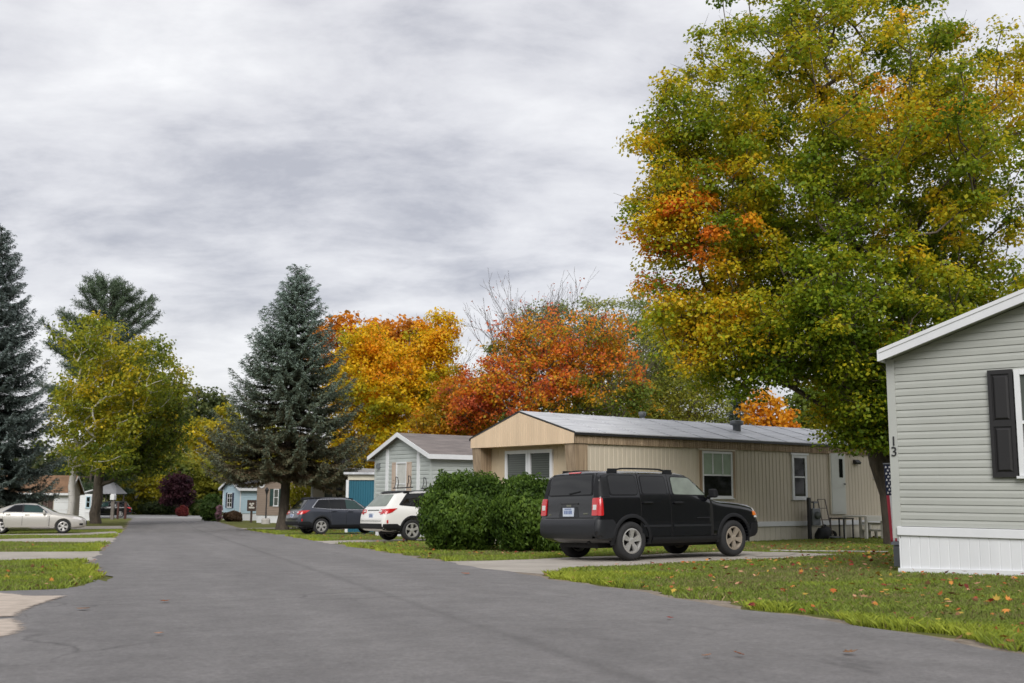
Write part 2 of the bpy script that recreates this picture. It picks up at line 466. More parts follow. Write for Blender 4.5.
def pine(label, base, H, seed, trunk_r, plumes, name='pine_tree', group=None, pal=None, tuft=.42):
    """long-needled pine: rising limbs that end in tufted plumes; plumes = [(x, y, z, length, dx, dz)]"""
    r = np.random.default_rng(seed)
    t = thing(name, label, 'tree', base, 0, group)
    zz = np.linspace(-.2, H - .6, 12); P = np.stack([np.cumsum(r.normal(size=12) * .04), np.zeros(12), zz], 1)
    rad = trunk_r * (1 - zz / (H + .5)) + .02
    V, F = tubes_np(P[:-1], P[1:], rad[:-1], rad[1:], 8, 11)
    C, A, S = [], [], []
    a, b, c, d = [], [], [], []
    for (z, ang, L, rise) in plumes:
        m = max(4, int(L / .5)); s = np.linspace(0, 1, m + 1)
        dr = np.array([np.cos(ang), np.sin(ang)])
        B = np.stack([dr[0] * L * s, dr[1] * L * s, z + rise * L * s ** 1.5], 1) + np.cumsum(r.normal(size=(m + 1, 3)) * .05, 0)
        rr = (.02 + .02 * L) * (1 - s * .85); a.append(B[:-1]); b.append(B[1:]); c.append(rr[:-1]); d.append(rr[1:])
        for u in np.linspace(.28, 1, int(L / .14) + 3):
            p = np.array([np.interp(u, s, B[:, i]) for i in range(3)])
            tang = np.array([dr[0], dr[1], rise * 1.3])
            for q in range(4):
                dv = unit((tang * .7 + r.normal(size=3) * .75 + np.array([0, 0, .35]))[None])[0]
                l = r.uniform(.3, 1.25) * (1.2 - .6 * u)
                k = max(2, int(l / .2))
                w = (np.arange(k) + .7) / k
                pts = p + dv * l * w[:, None]
                C.append(np.repeat(pts, 3, 0)); A.append(np.repeat(dv[None], 3 * k, 0)); S.append(np.full(3 * k, tuft))
    v2, f2 = tubes_np(*(np.concatenate(x) for x in (a, b, c, d)), 5)
    F = np.concatenate([F, f2 + len(V)]); V = np.concatenate([V, v2])
    link_mesh('trunk', mesh_np('trunk', V, F), M['bark'], t, True)
    C, A, S = np.concatenate(C), np.concatenate(A), np.concatenate(S)
    A = A + r.normal(size=A.shape) * .55
    V, F = leaves_np(C + unit(A) * S[:, None] * .3, r.normal(size=C.shape), S * r.uniform(.7, 1.2, len(S)), .11, axis=A)
    col = ramp(.5 + .22 * r.normal(size=len(C)), pal or [(.03, .055, .03), (.055, .095, .05), (.10, .15, .075)])
    link_mesh('crown', mesh_np('crown', V, F, np.repeat(col, 4, 0)), M['needle'], t)
    return t

def shrub(name, label, base, ells, n, leaf, pal, aspect=.45, group=None, stem_r=.02, upv=.9, nstems=7, cat='shrub', bumps=.18, spread=.3, stub=.0):
    """dense bush: shell of small sprays on lumpy lobes, with stems inside"""
    t = thing(name, label, cat, base, 0, group)
    mb = MB(); c0 = np.array(ells[0][0])
    for k in range(nstems):
        e = ells[k % len(ells)]; v = rng.normal(size=3); v[2] = abs(v[2]); v /= np.linalg.norm(v)
        q = np.array(e[0]) + v * np.array(e[1]) * .7
        mb.tube((e[0][0] + rng.normal() * .08, e[0][1] + rng.normal() * .08, -.1), q, stem_r, stem_r * .4, 5)
    mb.build('stem', M['bark'], t, True)
    w = np.array([e[1][0] * e[1][2] for e in ells]); w = w / w.sum()
    k = rng.choice(len(ells), n, p=w)
    ec = np.array([e[0] for e in ells])[k]; er = np.array([e[1] for e in ells])[k]
    v = unit(rng.normal(size=(n, 3)))
    lump = 1 + bumps * noise3(v * er, 5.0, 3) + bumps * .6 * noise3(v * er, 11.0, 5)
    rad = lump * (1 - spread * rng.uniform(0, 1, n) ** 1.6)
    P = ec + v * er * rad[:, None]
    keep = P[:, 2] > .02 + stub * rng.uniform(0, 1, n)
    P, v, rad = P[keep], v[keep], rad[keep]
    ax = v * .6 + np.array([0, 0, upv]) + rng.normal(size=P.shape) * .45
    nrm = v + rng.normal(size=P.shape) * .5
    V, F = leaves_np(P, nrm, leaf * rng.uniform(.6, 1.4, len(P)), aspect, axis=ax)
    tone = .5 + .2 * noise3(P, 4.0, 9) + .2 * rng.normal(size=len(P))
    link_mesh('foliage', mesh_np('foliage', V, F, np.repeat(ramp(tone, pal), 4, 0)), M['leaf'], t)
    return t

def bare_fan(label, base, trunk_h, r0, H, spread, seed, pal, group=None, n0=7, leaf=.14, nleaf=260):
    """nearly leafless tree: limbs fan upwards and fork into fine twigs"""
    r = np.random.default_rng(seed); t = thing('bare_tree', label, 'tree', base, 0, group)
    S0, S1, R0, R1, tips = [np.array([0, 0, -.2])], [np.array([0, 0, trunk_h])], [r0 * 1.3], [r0], []
    def grow_(p, d, l, rad, depth):
        n = 3; q = p
        for k in range(n):
            d = unit((d + r.normal(size=3) * .10 + np.array([0, 0, .06]))[None])[0]
            e = q + d * l / n; S0.append(q); S1.append(e); R0.append(rad * (1 - .25 * k / n)); R1.append(rad * (1 - .25 * (k + 1) / n)); q = e
            if depth > 0 and k < n - 1 and r.uniform() < .8:
                grow_(q, unit((d + r.normal(size=3) * .42 + np.array([0, 0, .15]))[None])[0], l * r.uniform(.45, .7), rad * .5, depth - 1)
        if depth > 0:
            for _ in range(2): grow_(q, unit((d + r.normal(size=3) * .30 + np.array([0, 0, .10]))[None])[0], l * r.uniform(.55, .8), rad * .62, depth - 1)
        else: tips.append(q)
    for i in range(n0):
        a = 2 * np.pi * i / n0 + r.normal() * .3; s_ = spread * r.uniform(.3, 1.1)
        grow_(np.array([0, 0, trunk_h * r.uniform(.75, 1)]), unit(np.array([[np.cos(a) * s_, np.sin(a) * s_ * .8, 1.0]]))[0], (H - trunk_h) * .40, r0 * .42, 4)
    V, F = tubes_np(np.array(S0), np.array(S1), np.maximum(np.array(R0), .009), np.maximum(np.array(R1), .007), 4)
    link_mesh('trunk', mesh_np('trunk', V, F), M['bark'], t, True)
    T = np.array(tips); P = T[r.integers(len(T), size=nleaf)] + r.normal(size=(nleaf, 3)) * .12
    V, F = leaves_np(P, r.normal(size=P.shape), leaf * r.uniform(.7, 1.3, nleaf))
    link_mesh('crown', mesh_np('crown', V, F, np.repeat(ramp(r.uniform(0, 1, nleaf), pal), 4, 0)), M['leaf'], t); return t
# ------------------------------------------------------------------ vehicles
# local axes: x forward from the rear bumper, y to the left, z up from the ground
def eval_mesh(o):
    dg = bpy.context.evaluated_depsgraph_get()
    return bpy.data.meshes.new_from_object(o.evaluated_get(dg))

def densify(st, n=3):
    """smooth interpolation between stations (monotone cubic would be overkill: Catmull with clamped tangents)"""
    st = [np.array(s, float) for s in st]; out = []
    for i in range(len(st) - 1):
        a, b = st[i], st[i + 1]
        for k in range(n):
            out.append(a + (b - a) * k / n)
    out.append(st[-1]); return out

def body_ring(s):
    x, zb, zt, zr, wr, zbel, wbel, wm = s
    zl = zb + .09; zs = zbel - .07; zm = .5 * (zs + zl)
    h = [(0, zt), (.5 * wr, zt - .22 * (zt - zr)), (.84 * wr, zr + .42 * (zt - zr)), (wr, zr - .015), (wr + .35 * (wbel - wr), zr + .35 * (zbel - zr)),
         (wr + .7 * (wbel - wr), zr + .7 * (zbel - zr)), (wbel, zbel), (wm - .012, zs), (wm, zm), (wm - .012, zl), (wm - .07, zb), (0, zb)]
    return [(x, y, z) for y, z in h] + [(x, -y, z) for y, z in h[-2:0:-1]]

def car(name, label, loc, yaw, sp, group=None):
    root = thing(name, label, 'car', (0, 0, 0), 0, group)
    L = sp['L']
    mb = MB(); rings = [body_ring(s) for s in sp['stations']]; n = len(rings[0])
    vs = [p for r_ in rings for p in r_]
    fs = [(i*n + j, i*n + (j+1) % n, (i+1)*n + (j+1) % n, (i+1)*n + j) for i in range(len(rings)-1) for j in range(n)]
    k = len(rings) - 1
    half = n // 2
    for base, rev in ((0, False), (k * n, True)):                       # end caps in strips
        for j in range(half):
            a, b, c, d = j, j + 1, (n - j - 1) % n, (n - j) % n
            f = [base + a, base + b] + ([base + c] if c != b else []) + ([base + d] if d != a else [])
            fs.append(tuple(f[::-1] if rev else f))
    mb.add(vs, fs)
    body = mb.build('body', [sp['paint'], M['arch']], root, True)
    if sp.get('crease'):
        bm = bmesh.new(); bm.from_mesh(body.data); cl = bm.edges.layers.float.new('crease_edge'); bm.edges.ensure_lookup_table()
        for e in bm.edges:
            a, b = e.verts[0].index, e.verts[1].index
            if a % n == b % n and (a % n) in sp['crease']: e[cl] = sp['crease'][a % n]
        bm.to_mesh(body.data); bm.free()
    ss = body.modifiers.new('s', 'SUBSURF'); ss.levels = ss.render_levels = 1
    sub = eval_mesh(body)
    bvh = BVHTree.FromPolygons([v.co.copy() for v in sub.vertices], [tuple(p.vertices) for p in sub.polygons])
    # wheel arches are cut out of the body
    cut = MB(); cut.mi = 1
    for ax in sp['axles']:
        for sd in (1, -1):
            cut.tube((ax, sd * (sp['track'] - .24), sp['wr'] + .01), (ax, sd * (sp['W'] / 2 + .2), sp['wr'] + .01), sp['arch'], sp['arch'], 40)
    co = cut.build('cutter', [sp['paint'], M['arch']])
    bo = body.modifiers.new('b', 'BOOLEAN'); bo.operation = 'DIFFERENCE'; bo.object = co; bo.solver = 'EXACT'
    bpy.context.view_layer.update()
    me = eval_mesh(body); body.modifiers.clear(); body.data = me
    me.materials.clear(); me.materials.append(sp['paint']); me.materials.append(M['arch'])
    bpy.data.objects.remove(co); 
    me.set_sharp_from_angle(angle=R(42))

    def hit(a, b, view, off):
        if view in ('L', 'R'):
            s_ = 1 if view == 'L' else -1
            o, d = Vector((a, s_ * 3, b)), Vector((0, -s_, 0))
        elif view == 'B': o, d = Vector((-3, a, b)), Vector((1, 0, 0))
        elif view == 'F': o, d = Vector((L + 3, a, b)), Vector((-1, 0, 0))
        else: o, d = Vector((a, b, 4)), Vector((0, 0, -1))
        p, nr, _, _ = bvh.ray_cast(o, d)
        if p is None: p, nr, _, _ = bvh.find_nearest(o + d * 2.2)
        if nr.dot(d) > 0: nr = -nr
        return p + nr * off
    def panel(nm, poly, view, off, m, parent=root, nu=10, nv=6, depth=.03):
        """outline drawn on the body's skin as a raised panel of its own"""
        us = sorted({round(p[0], 4) for p in poly} | {round(v, 4) for v in np.linspace(min(p[0] for p in poly), max(p[0] for p in poly), nu)})
        rows = []
        for u in us:
            ue = min(max(u, us[0] + 1e-4), us[-1] - 1e-4); ys = []
            for (x0, y0), (x1, y1) in zip(poly, poly[1:] + poly[:1]):
                if (x0 - ue) * (x1 - ue) < 0: ys.append(y0 + (y1 - y0) * (ue - x0) / (x1 - x0))
            if len(ys) >= 2: rows.append((u, min(ys), max(ys)))
        mb = MB(); vs = []; fs = []
        for u, a, b in rows:
            for j in range(nv + 1): vs.append(hit(u, a + (b - a) * j / nv, view, off))
        w = nv + 1; m_ = len(rows)
        for i in range(m_ - 1):
            for j in range(nv): fs.append((i*w + j, (i+1)*w + j, (i+1)*w + j + 1, i*w + j + 1))
        rim = [i * w for i in range(m_)] + [(m_-1)*w + j for j in range(1, w)] + [i*w + nv for i in range(m_-2, -1, -1)] + [j for j in range(nv-1, 0, -1)]
        dirs = {'L': Vector((0,-1,0)), 'R': Vector((0,1,0)), 'B': Vector((1,0,0)), 'F': Vector((-1,0,0)), 'T': Vector((0,0,-1))}[view]
        b0 = len(vs); vs += [vs[i] + dirs * (depth + off) for i in rim]; q = len(rim)
        fs += [(rim[i], rim[(i+1) % q], b0 + (i+1) % q, b0 + i) for i in range(q)]
        mb.add(vs, fs); o = mb.build(nm, m, parent, True); o.data.set_sharp_from_angle(angle=R(40)); return o

    # wheels
    wr, wt = sp['wr'], .115
    for ax in sp['axles']:
        for sd in (1, -1):
            c = Vector((ax, sd * sp['track'], wr))
            w = bpy.data.objects.new('wheel', None); COL.objects.link(w); w.parent = root; w.location = c; w.empty_display_size = .1
            rr = sp['rim']
            ty = MB(); ty.lathe([(rr, -wt*.85), (rr+.02, -wt), (wr-.035, -wt), (wr-.008, -wt*.78), (wr, -wt*.5), (wr, wt*.5), (wr-.008, wt*.78), (wr-.035, wt), (rr+.02, wt), (rr, wt*.85)], (0,0,0), (0, sd, 0), 40, True)
            ty.build('tyre', M['tyre'], w, True)
            rm = MB()
            rm.lathe([(rr+.004, wt*.86), (rr-.02, wt*.92), (rr-.035, wt*.6), (rr-.04, -wt*.6), (rr+.004, -wt*.8)], (0,0,0), (0, sd, 0), 40)
            ns = sp.get('spokes', 5); hub = .062
            for q in range(ns):
                a = 2 * math.pi * q / ns + .3 * ax
                for e in sp.get('split', (0,)):
                    a2 = a + e; d = Vector((math.cos(a2), 0, math.sin(a2))); t_ = Vector((-math.sin(a2), 0, math.cos(a2)))
                    w0, w1 = sp.get('spw', (.036, .052)); yo = sd * wt
                    A = [d*.03 + t_*w0, d*.03 - t_*w0, d*(rr-.02) - t_*w1, d*(rr-.02) + t_*w1]
                    y0, y1 = .74, .90
                    top = [Vector((p.x, yo * (y0 if i < 2 else y1), p.z)) for i, p in enumerate(A)]
                    bot = [Vector((p.x * 1, yo * .45, p.z)) for p in A]
                    rm.add(top + bot, [(0,1,2,3), (7,6,5,4), (0,4,5,1), (1,5,6,2), (2,6,7,3), (3,7,4,0)])
            rm.lathe([(0, wt*.84), (hub*.55, wt*.84), (hub, wt*.78), (hub, wt*.4)], (0,0,0), (0, sd, 0), 20)
            rm.build('rim', sp.get('rim_mat', M['alloy']) if ax < L/2 else sp.get('rim_mat_f', sp.get('rim_mat', M['alloy'])), w, False)
            br = MB(); br.lathe([(0, .0), (rr-.02, .0), (rr-.02, -.04)], (0,0,0), (0, sd, 0), 30); br.build('brake_disc', M['brake'], w)
    # doors: gap, raised door skin, window and handle
    for d in sp['doors']:
        for v in 'LR':
            panel('door_seam', d['gap'], v, .0035, M['arch'], nu=14, nv=8)
            door = panel('door', d['skin'], v, .009, sp['paint'], nu=14, nv=8)
            if 'frame' in d: panel('window_frame', d['frame'], v, .012, M['plastic'] if not sp.get('chrome') else M['chrome'], door)
            panel('window', d['win'], v, .0172, d.get('glass', M['car_glass']), door)
            if 'handle' in d:
                hx, hz = d['handle']; p = hit(hx, hz, v, .03); s_ = 1 if v == 'L' else -1
                hb = MB(); hb.box(p.x - .11, p.x + .11, p.y - .02, p.y + .016, p.z - .018, p.z + .018)
                hb.build('handle', sp.get('handle_mat', sp['paint']), door, bevel=.008)
    for nm, poly, m, off in sp.get('side', []):
        for v in 'LR': panel(nm, poly, v, off, m, nu=12, nv=5)
    for nm, poly, m, off in sp.get('back', []): panel(nm, poly, 'B', off, m, nu=14, nv=6)
    for nm, poly, m, off in sp.get('back_pair', []):
        panel(nm, poly, 'B', off, m, nu=6, nv=6); panel(nm, [(-a, b) for a, b in poly][::-1], 'B', off, m, nu=6, nv=6)
    for nm, poly, m, off in sp.get('front', []): panel(nm, poly, 'F', off, m, nu=14, nv=6)
    for nm, poly, m, off in sp.get('front_pair', []):
        panel(nm, poly, 'F', off, m, nu=6, nv=6); panel(nm, [(-a, b) for a, b in poly][::-1], 'F', off, m, nu=6, nv=6)
    # arch flares
    if sp.get('flare'):
        f0, f1, fo, fm, ends = sp['flare']
        for ax in sp['axles']:
            for v in 'LR':
                mb = MB(); vs = []; fs = []; N = 26; s_ = 1 if v == 'L' else -1
                for i in range(N + 1):
                    a = R(-ends + (180 + 2 * ends) * i / N)
                    for rad, o_ in ((f0, .0), (f0, fo), (f1 - .02, fo), (f1, fo * .5), (f1, -.02)):
                        X, Z = ax + rad * math.cos(a), sp['wr'] + .01 + rad * math.sin(a)
                        p = hit(X, max(Z, .32), v, 0); W_ = sp['W'] / 2
                        yy = max(abs(p.y), W_ - .06) + (o_ if rad > f0 + .001 or o_ > 0 else -.06)
                        vs.append((X, s_ * yy, Z))
                for i in range(N):
                    for j in range(4): fs.append((i*5+j, i*5+j+1, (i+1)*5+j+1, (i+1)*5+j))
                mb.add(vs, fs); o = mb.build('wheel_arch', fm, root, True); o.data.set_sharp_from_angle(angle=R(40))
    # mirrors
    mx, mz, my = sp['mirror']
    for s_ in (1, -1):
        mb = MB(); y = s_ * my
        mb.prism([(mx - .05, y, mz - .08), (mx + .04, y, mz - .08), (mx + .07, y, mz - .02), (mx + .03, y, mz + .08), (mx - .05, y, mz + .09)], (0, s_ * .17, 0))
        mb.box(mx - .02, mx + .05, min(y - s_ * .1, y), max(y - s_ * .1, y), mz - .09, mz - .04)
        mb.build('mirror', sp.get('mirror_mat', sp['paint']), root, bevel=.025)
    # roof rails
    if sp.get('rails'):
        x0, x1, y, m, hgt = sp['rails']
        for s_ in (1, -1):
            mb = MB(); pts = []
            for i in range(11):
                X = x0 + (x1 - x0) * i / 10; p = hit(X, s_ * y, 'T', 0)
                pts.append(Vector((X, s_ * y, p.z + hgt * min(1, 4 * min(i, 10 - i) / 10 + .15))))
            for a, b in zip(pts[:-1], pts[1:]): mb.bar(a, b, .035, .028)
            for X in (x0 + .12, x1 - .12): 
                p = hit(X, s_ * y, 'T', 0); mb.box(X - .1, X + .1, s_*y - .02, s_*y + .02, p.z - .02, p.z + hgt)
            mb.build('roof_rail', m, root)
    # licence plate
    if sp.get('plate'):
        px, pz = sp['plate']; p = hit(px, pz, 'B', .014)
        mb = MB(); mb.box(p.x - .012, p.x + .03, px - .155, px + .155, pz - .078, pz + .078); pl = mb.build('licence_plate', M['plate'], root)
        mb = MB()
        for i, (a, w_) in enumerate(((-.10, .035), (-.055, .04), (-.005, .03), (.045, .04), (.095, .035))): mb.box(p.x - .016, p.x - .012, px + a - w_/2, px + a + w_/2, pz - .035, pz + .03)
        mb.box(p.x - .016, p.x - .012, px - .1, px + .1, pz + .045, pz + .065)
        mb.build('plate_marking', M['plate_ink'], pl)
    # underside: exhaust and axle
    mb = MB(); mb.tube((sp['axles'][0], -sp['track'], wr), (sp['axles'][0], sp['track'], wr), .05, .05, 10); mb.box(sp['axles'][0] - .5, sp['axles'][1] + .2, -.5, .5, .22, .3)
    mb.tube((.15, -.45, .33), (.9, -.4, .30), .035, .035, 10)
    mb.build('axle', M['brake'], root)
    for fn in sp.get('extra', []): fn(root, hit, panel)
    # stand it on the slope
    c = Vector(loc); e = .8
    u = Vector((math.cos(yaw), math.sin(yaw), 0)); v = Vector((-u.y, u.x, 0))
    g = lambda q: float(gz(q.x, q.y))
    ctr = c + u * (L / 2)
    uu = Vector((u.x * 2, u.y * 2, g(ctr + u) - g(ctr - u))).normalized()
    vv = Vector((v.x * 2, v.y * 2, g(ctr + v) - g(ctr - v))).normalized()
    ww = uu.cross(vv).normalized(); vv = ww.cross(uu)
    Mx = Matrix((uu, vv, ww)).transposed().to_4x4()
    org = Vector((ctr.x, ctr.y, g(ctr) + sp.get('lift', .02))) - uu * (L / 2)
    Mx.translation = org
    root.matrix_world = Mx
    return root

def rpoly(pts, r=.04, n=3):
    """round the corners of an outline"""
    out = []; m = len(pts)
    for i in range(m):
        p0, p, p1 = (Vector((*pts[(i + k) % m], 0)) for k in (-1, 0, 1))
        a, b = (p0 - p), (p1 - p); ra = min(r, a.length * .45); rb = min(r, b.length * .45)
        A, B = p + a.normalized() * ra, p + b.normalized() * rb
        for k in range(n + 1):
            t = k / n; q = A * (1-t)**2 + p * 2*t*(1-t) + B * t*t; out.append((q.x, q.y))
    return out

def grow(pts, d):
    c = (sum(p[0] for p in pts) / len(pts), sum(p[1] for p in pts) / len(pts)); out = []
    m = len(pts); area = sum(pts[i][0]*pts[(i+1)%m][1] - pts[(i+1)%m][0]*pts[i][1] for i in range(m)); s = 1 if area > 0 else -1
    for i in range(m):
        a, b, c_ = Vector(pts[i-1]), Vector(pts[i]), Vector(pts[(i+1) % m])
        t0, t1 = (b - a).normalized(), (c_ - b).normalized()
        n0, n1 = Vector((t0.y, -t0.x)) * s, Vector((t1.y, -t1.x)) * s
        nn_ = (n0 + n1); nn_ = nn_ / max(.5, nn_.length_squared) * 2 if nn_.length > 1e-6 else n0
        out.append((b.x + nn_.x * d, b.y + nn_.y * d))
    return out

def rect(a, b, c, d): return [(a, c), (b, c), (b, d), (a, d)]

# boxy black 4x4 with rear door glass, flares and rails
def make_jeep(loc, yaw):
    st = [(0.00,.46,.66,.645,.72,.62,.78,.80), (0.03,.40,.725,.71,.76,.68,.825,.85), (0.075,.37,.76,.745,.78,.72,.84,.872), (0.090,.36,1.02,1.00,.765,.96,.82,.875),
          (0.105,.35,1.14,1.12,.77,1.08,.82,.878), (0.15,.33,1.38,1.34,.765,1.13,.84,.88), (0.195,.31,1.575,1.53,.745,1.14,.85,.88), (0.27,.29,1.62,1.57,.74,1.14,.85,.88),
          (0.8,.27,1.635,1.58,.74,1.135,.85,.88), (1.6,.26,1.635,1.58,.74,1.125,.85,.88), (2.25,.26,1.62,1.565,.735,1.115,.85,.88), (2.42,.26,1.59,1.535,.73,1.11,.85,.88),
          (2.7,.26,1.36,1.32,.72,1.105,.845,.88), (2.98,.26,1.13,1.10,.745,1.07,.83,.88), (3.10,.26,1.09,1.06,.75,1.02,.83,.88), (3.75,.28,1.06,1.03,.74,.98,.825,.878),
          (4.08,.31,1.02,.99,.70,.93,.80,.865), (4.20,.36,.95,.93,.68,.87,.76,.83), (4.28,.44,.74,.72,.60,.68,.68,.76)]
    q = rpoly(rect(.36, 1.01, 1.175, 1.515), .06)
    q[-4:] = q[-4:]
    door1 = [(1.08,.42), (1.805,.42), (1.805,1.55), (1.08,1.55)]
    door2 = [(1.825,.42), (2.90,.42), (2.92,1.10), (2.44,1.53), (1.825,1.55)]
    w1 = rpoly([(1.13,1.185), (1.74,1.185), (1.74,1.50), (1.13,1.505)], .05)
    w2 = rpoly([(1.90,1.18), (2.78,1.165), (2.38,1.49), (1.90,1.50)], .05)
    def extra(root, hit, panel):
        # plate recess, badge, exhaust, rear wiper
        mb = MB(); p = hit(0, 1.19, 'B', .02); mb.bar(p, hit(-.3, 1.23, 'B', .02), .02, .02); mb.build('wiper', M['plastic'], root)
        mb = MB(); p = hit(.0, .985, 'B', .008); mb.box(p.x - .006, p.x + .01, -.07, .07, .965, 1.0); mb.build('badge', M['chrome'], root)
        mb = MB(); p = hit(-.50, .83, 'B', .008); mb.box(p.x - .006, p.x + .02, -.56, -.44, .825, .85); mb.build('badge', M['chrome'], root)
        mb = MB(); p = hit(.56, .83, 'B', .008); mb.box(p.x - .006, p.x + .02, .52, .6, .81, .83); mb.build('badge', M['chrome'], root)
        for v, s in (('L', 1), ('R', -1)):
            mb = MB()
            p = hit(2.62, .74, v, .012); mb.box(2.45, 2.80, p.y - .008, p.y + .008, .735, .755); mb.build('side_badge', M['plastic_grey'], root)
        mb = MB(); a = hit(.55, 1.30, 'B', .006); a = hit(.52, 1.26, 'B', .012); mb.quad(a + Vector((0,-.045,-.06)), a + Vector((0,.045,-.06)), a + Vector((.025,.045,.06)), a + Vector((.025,-.045,.06))); 
        mb.build('window_sticker', M['plate'], root)
    sp = dict(L=4.28, W=1.76, wr=.345, rim=.225, track=.765, axles=(.835, 3.475), arch=.405, stations=st, paint=M['paint_black'],
        doors=[dict(gap=grow(door1, .012), skin=door1, frame=grow(w1, .018), win=w1, handle=(1.22, 1.02)),
               dict(gap=grow(door2, .012), skin=door2, frame=grow(w2, .018), win=w2, glass=M['car_glass_painted_view'], handle=(1.99, 1.02))],
        side=[('pillar_cover_trim', [(.115,1.135), (.345,1.135), (.345,1.56), (.20,1.56)], M['plastic'], .006), ('quarter_window_frame', grow(q, .018), M['plastic'], .010), ('quarter_window', q, M['car_glass'], .014),  # matte pillar panel added to hide a bright sky reflection
              ('rocker_moulding', rect(1.33, 3.06, .30, .40), M['plastic'], .02), ('door_moulding', rect(1.10, 1.78, .585, .625), M['plastic_grey'], .022), ('door_moulding', rect(1.86, 2.84, .585, .625), M['plastic_grey'], .022),
              ('tail_light', rpoly(rect(.04, .165, .80, 1.11), .02), M['red_lens'], .016), ('bumper_side', [(.02,.40), (.44,.40), (.46,.62), (.40,.73), (.02,.73)], M['plastic_grey'], .014),
              ('turn_light', rect(4.04, 4.18, .78, .86), M['amber_lens'], .012), ('headlight', rect(4.08, 4.24, .74, .92), M['clear_lens'], .008),
              ('front_bumper_side', [(3.92,.36), (4.22,.40), (4.22,.66), (3.96,.62)], M['plastic'], .012)],
        back=[('rear_window_frame', rpoly([(-.655,1.155), (.655,1.155), (.60,1.55), (-.60,1.55)], .05), M['plastic'], .008), ('rear_window', rpoly([(-.63,1.175), (.63,1.175), (.575,1.53), (-.575,1.53)], .05), M['car_glass'], .014),
              ('tailgate_seam', rect(-.70, .70, .755, .765), M['arch'], .006), ('plate_recess', rpoly([(-.30,.775), (.30,.775), (.25,.96), (-.25,.96)], .03), M['plastic_grey'], .006),
              ('bumper', rect(-.80, .80, .40, .72), M['plastic_grey'], .016), ('brake_light', rect(-.17, .17, 1.565, 1.588), M['red_lens'], .010), ('tailgate_handle', rect(-.26,.26,1.005,1.03), M['black_metal'], .018)],
        back_pair=[('tail_light', rpoly(rect(.68, .835, .80, 1.11), .02), M['red_lens'], .022), ('reverse_light', rect(.71, .80, .90, .99), M['clear_lens'], .028), ('pillar_cover_trim', [(.675,1.125), (.80,1.125), (.735,1.56), (.62,1.56)], M['plastic'], .007)],  # rear pillar panels likewise added, to cover the white highlight
        front=[('windshield', rpoly([(-.70,1.14), (.70,1.14), (.60,1.53), (-.60,1.53)], .06), M['car_glass'], .010), ('grille', rect(-.48, .48, .76, .92), M['plastic'], .008), ('front_bumper', rect(-.66, .66, .46, .66), M['plastic'], .012)],
        front_pair=[('headlight', rpoly(rect(.50, .68, .76, .92), .05), M['clear_lens'], .012)],
        flare=(.405, .472, .022, M['plastic'], 10), mirror=(2.86, 1.20, .86), mirror_mat=M['plastic'], rails=(.45, 2.05, .66, M['plastic'], .065), plate=(.0, .865),
        spokes=5, split=(-.13, .13), spw=(.022, .028), rim_mat=M['alloy'], rim_mat_f=M['alloy_dirty'], crease={k: v for a, v in ((2, .5), (3, .85), (5, .75), (6, .85), (9, .6)) for k in (a, 22 - a)}, handle_mat=M['paint_black'], extra=[extra])
    return car('parked_car', 'boxy black four wheel drive with roof rails parked on the driveway beside the hedge', loc, yaw, sp, 'cars parked in the driveways')

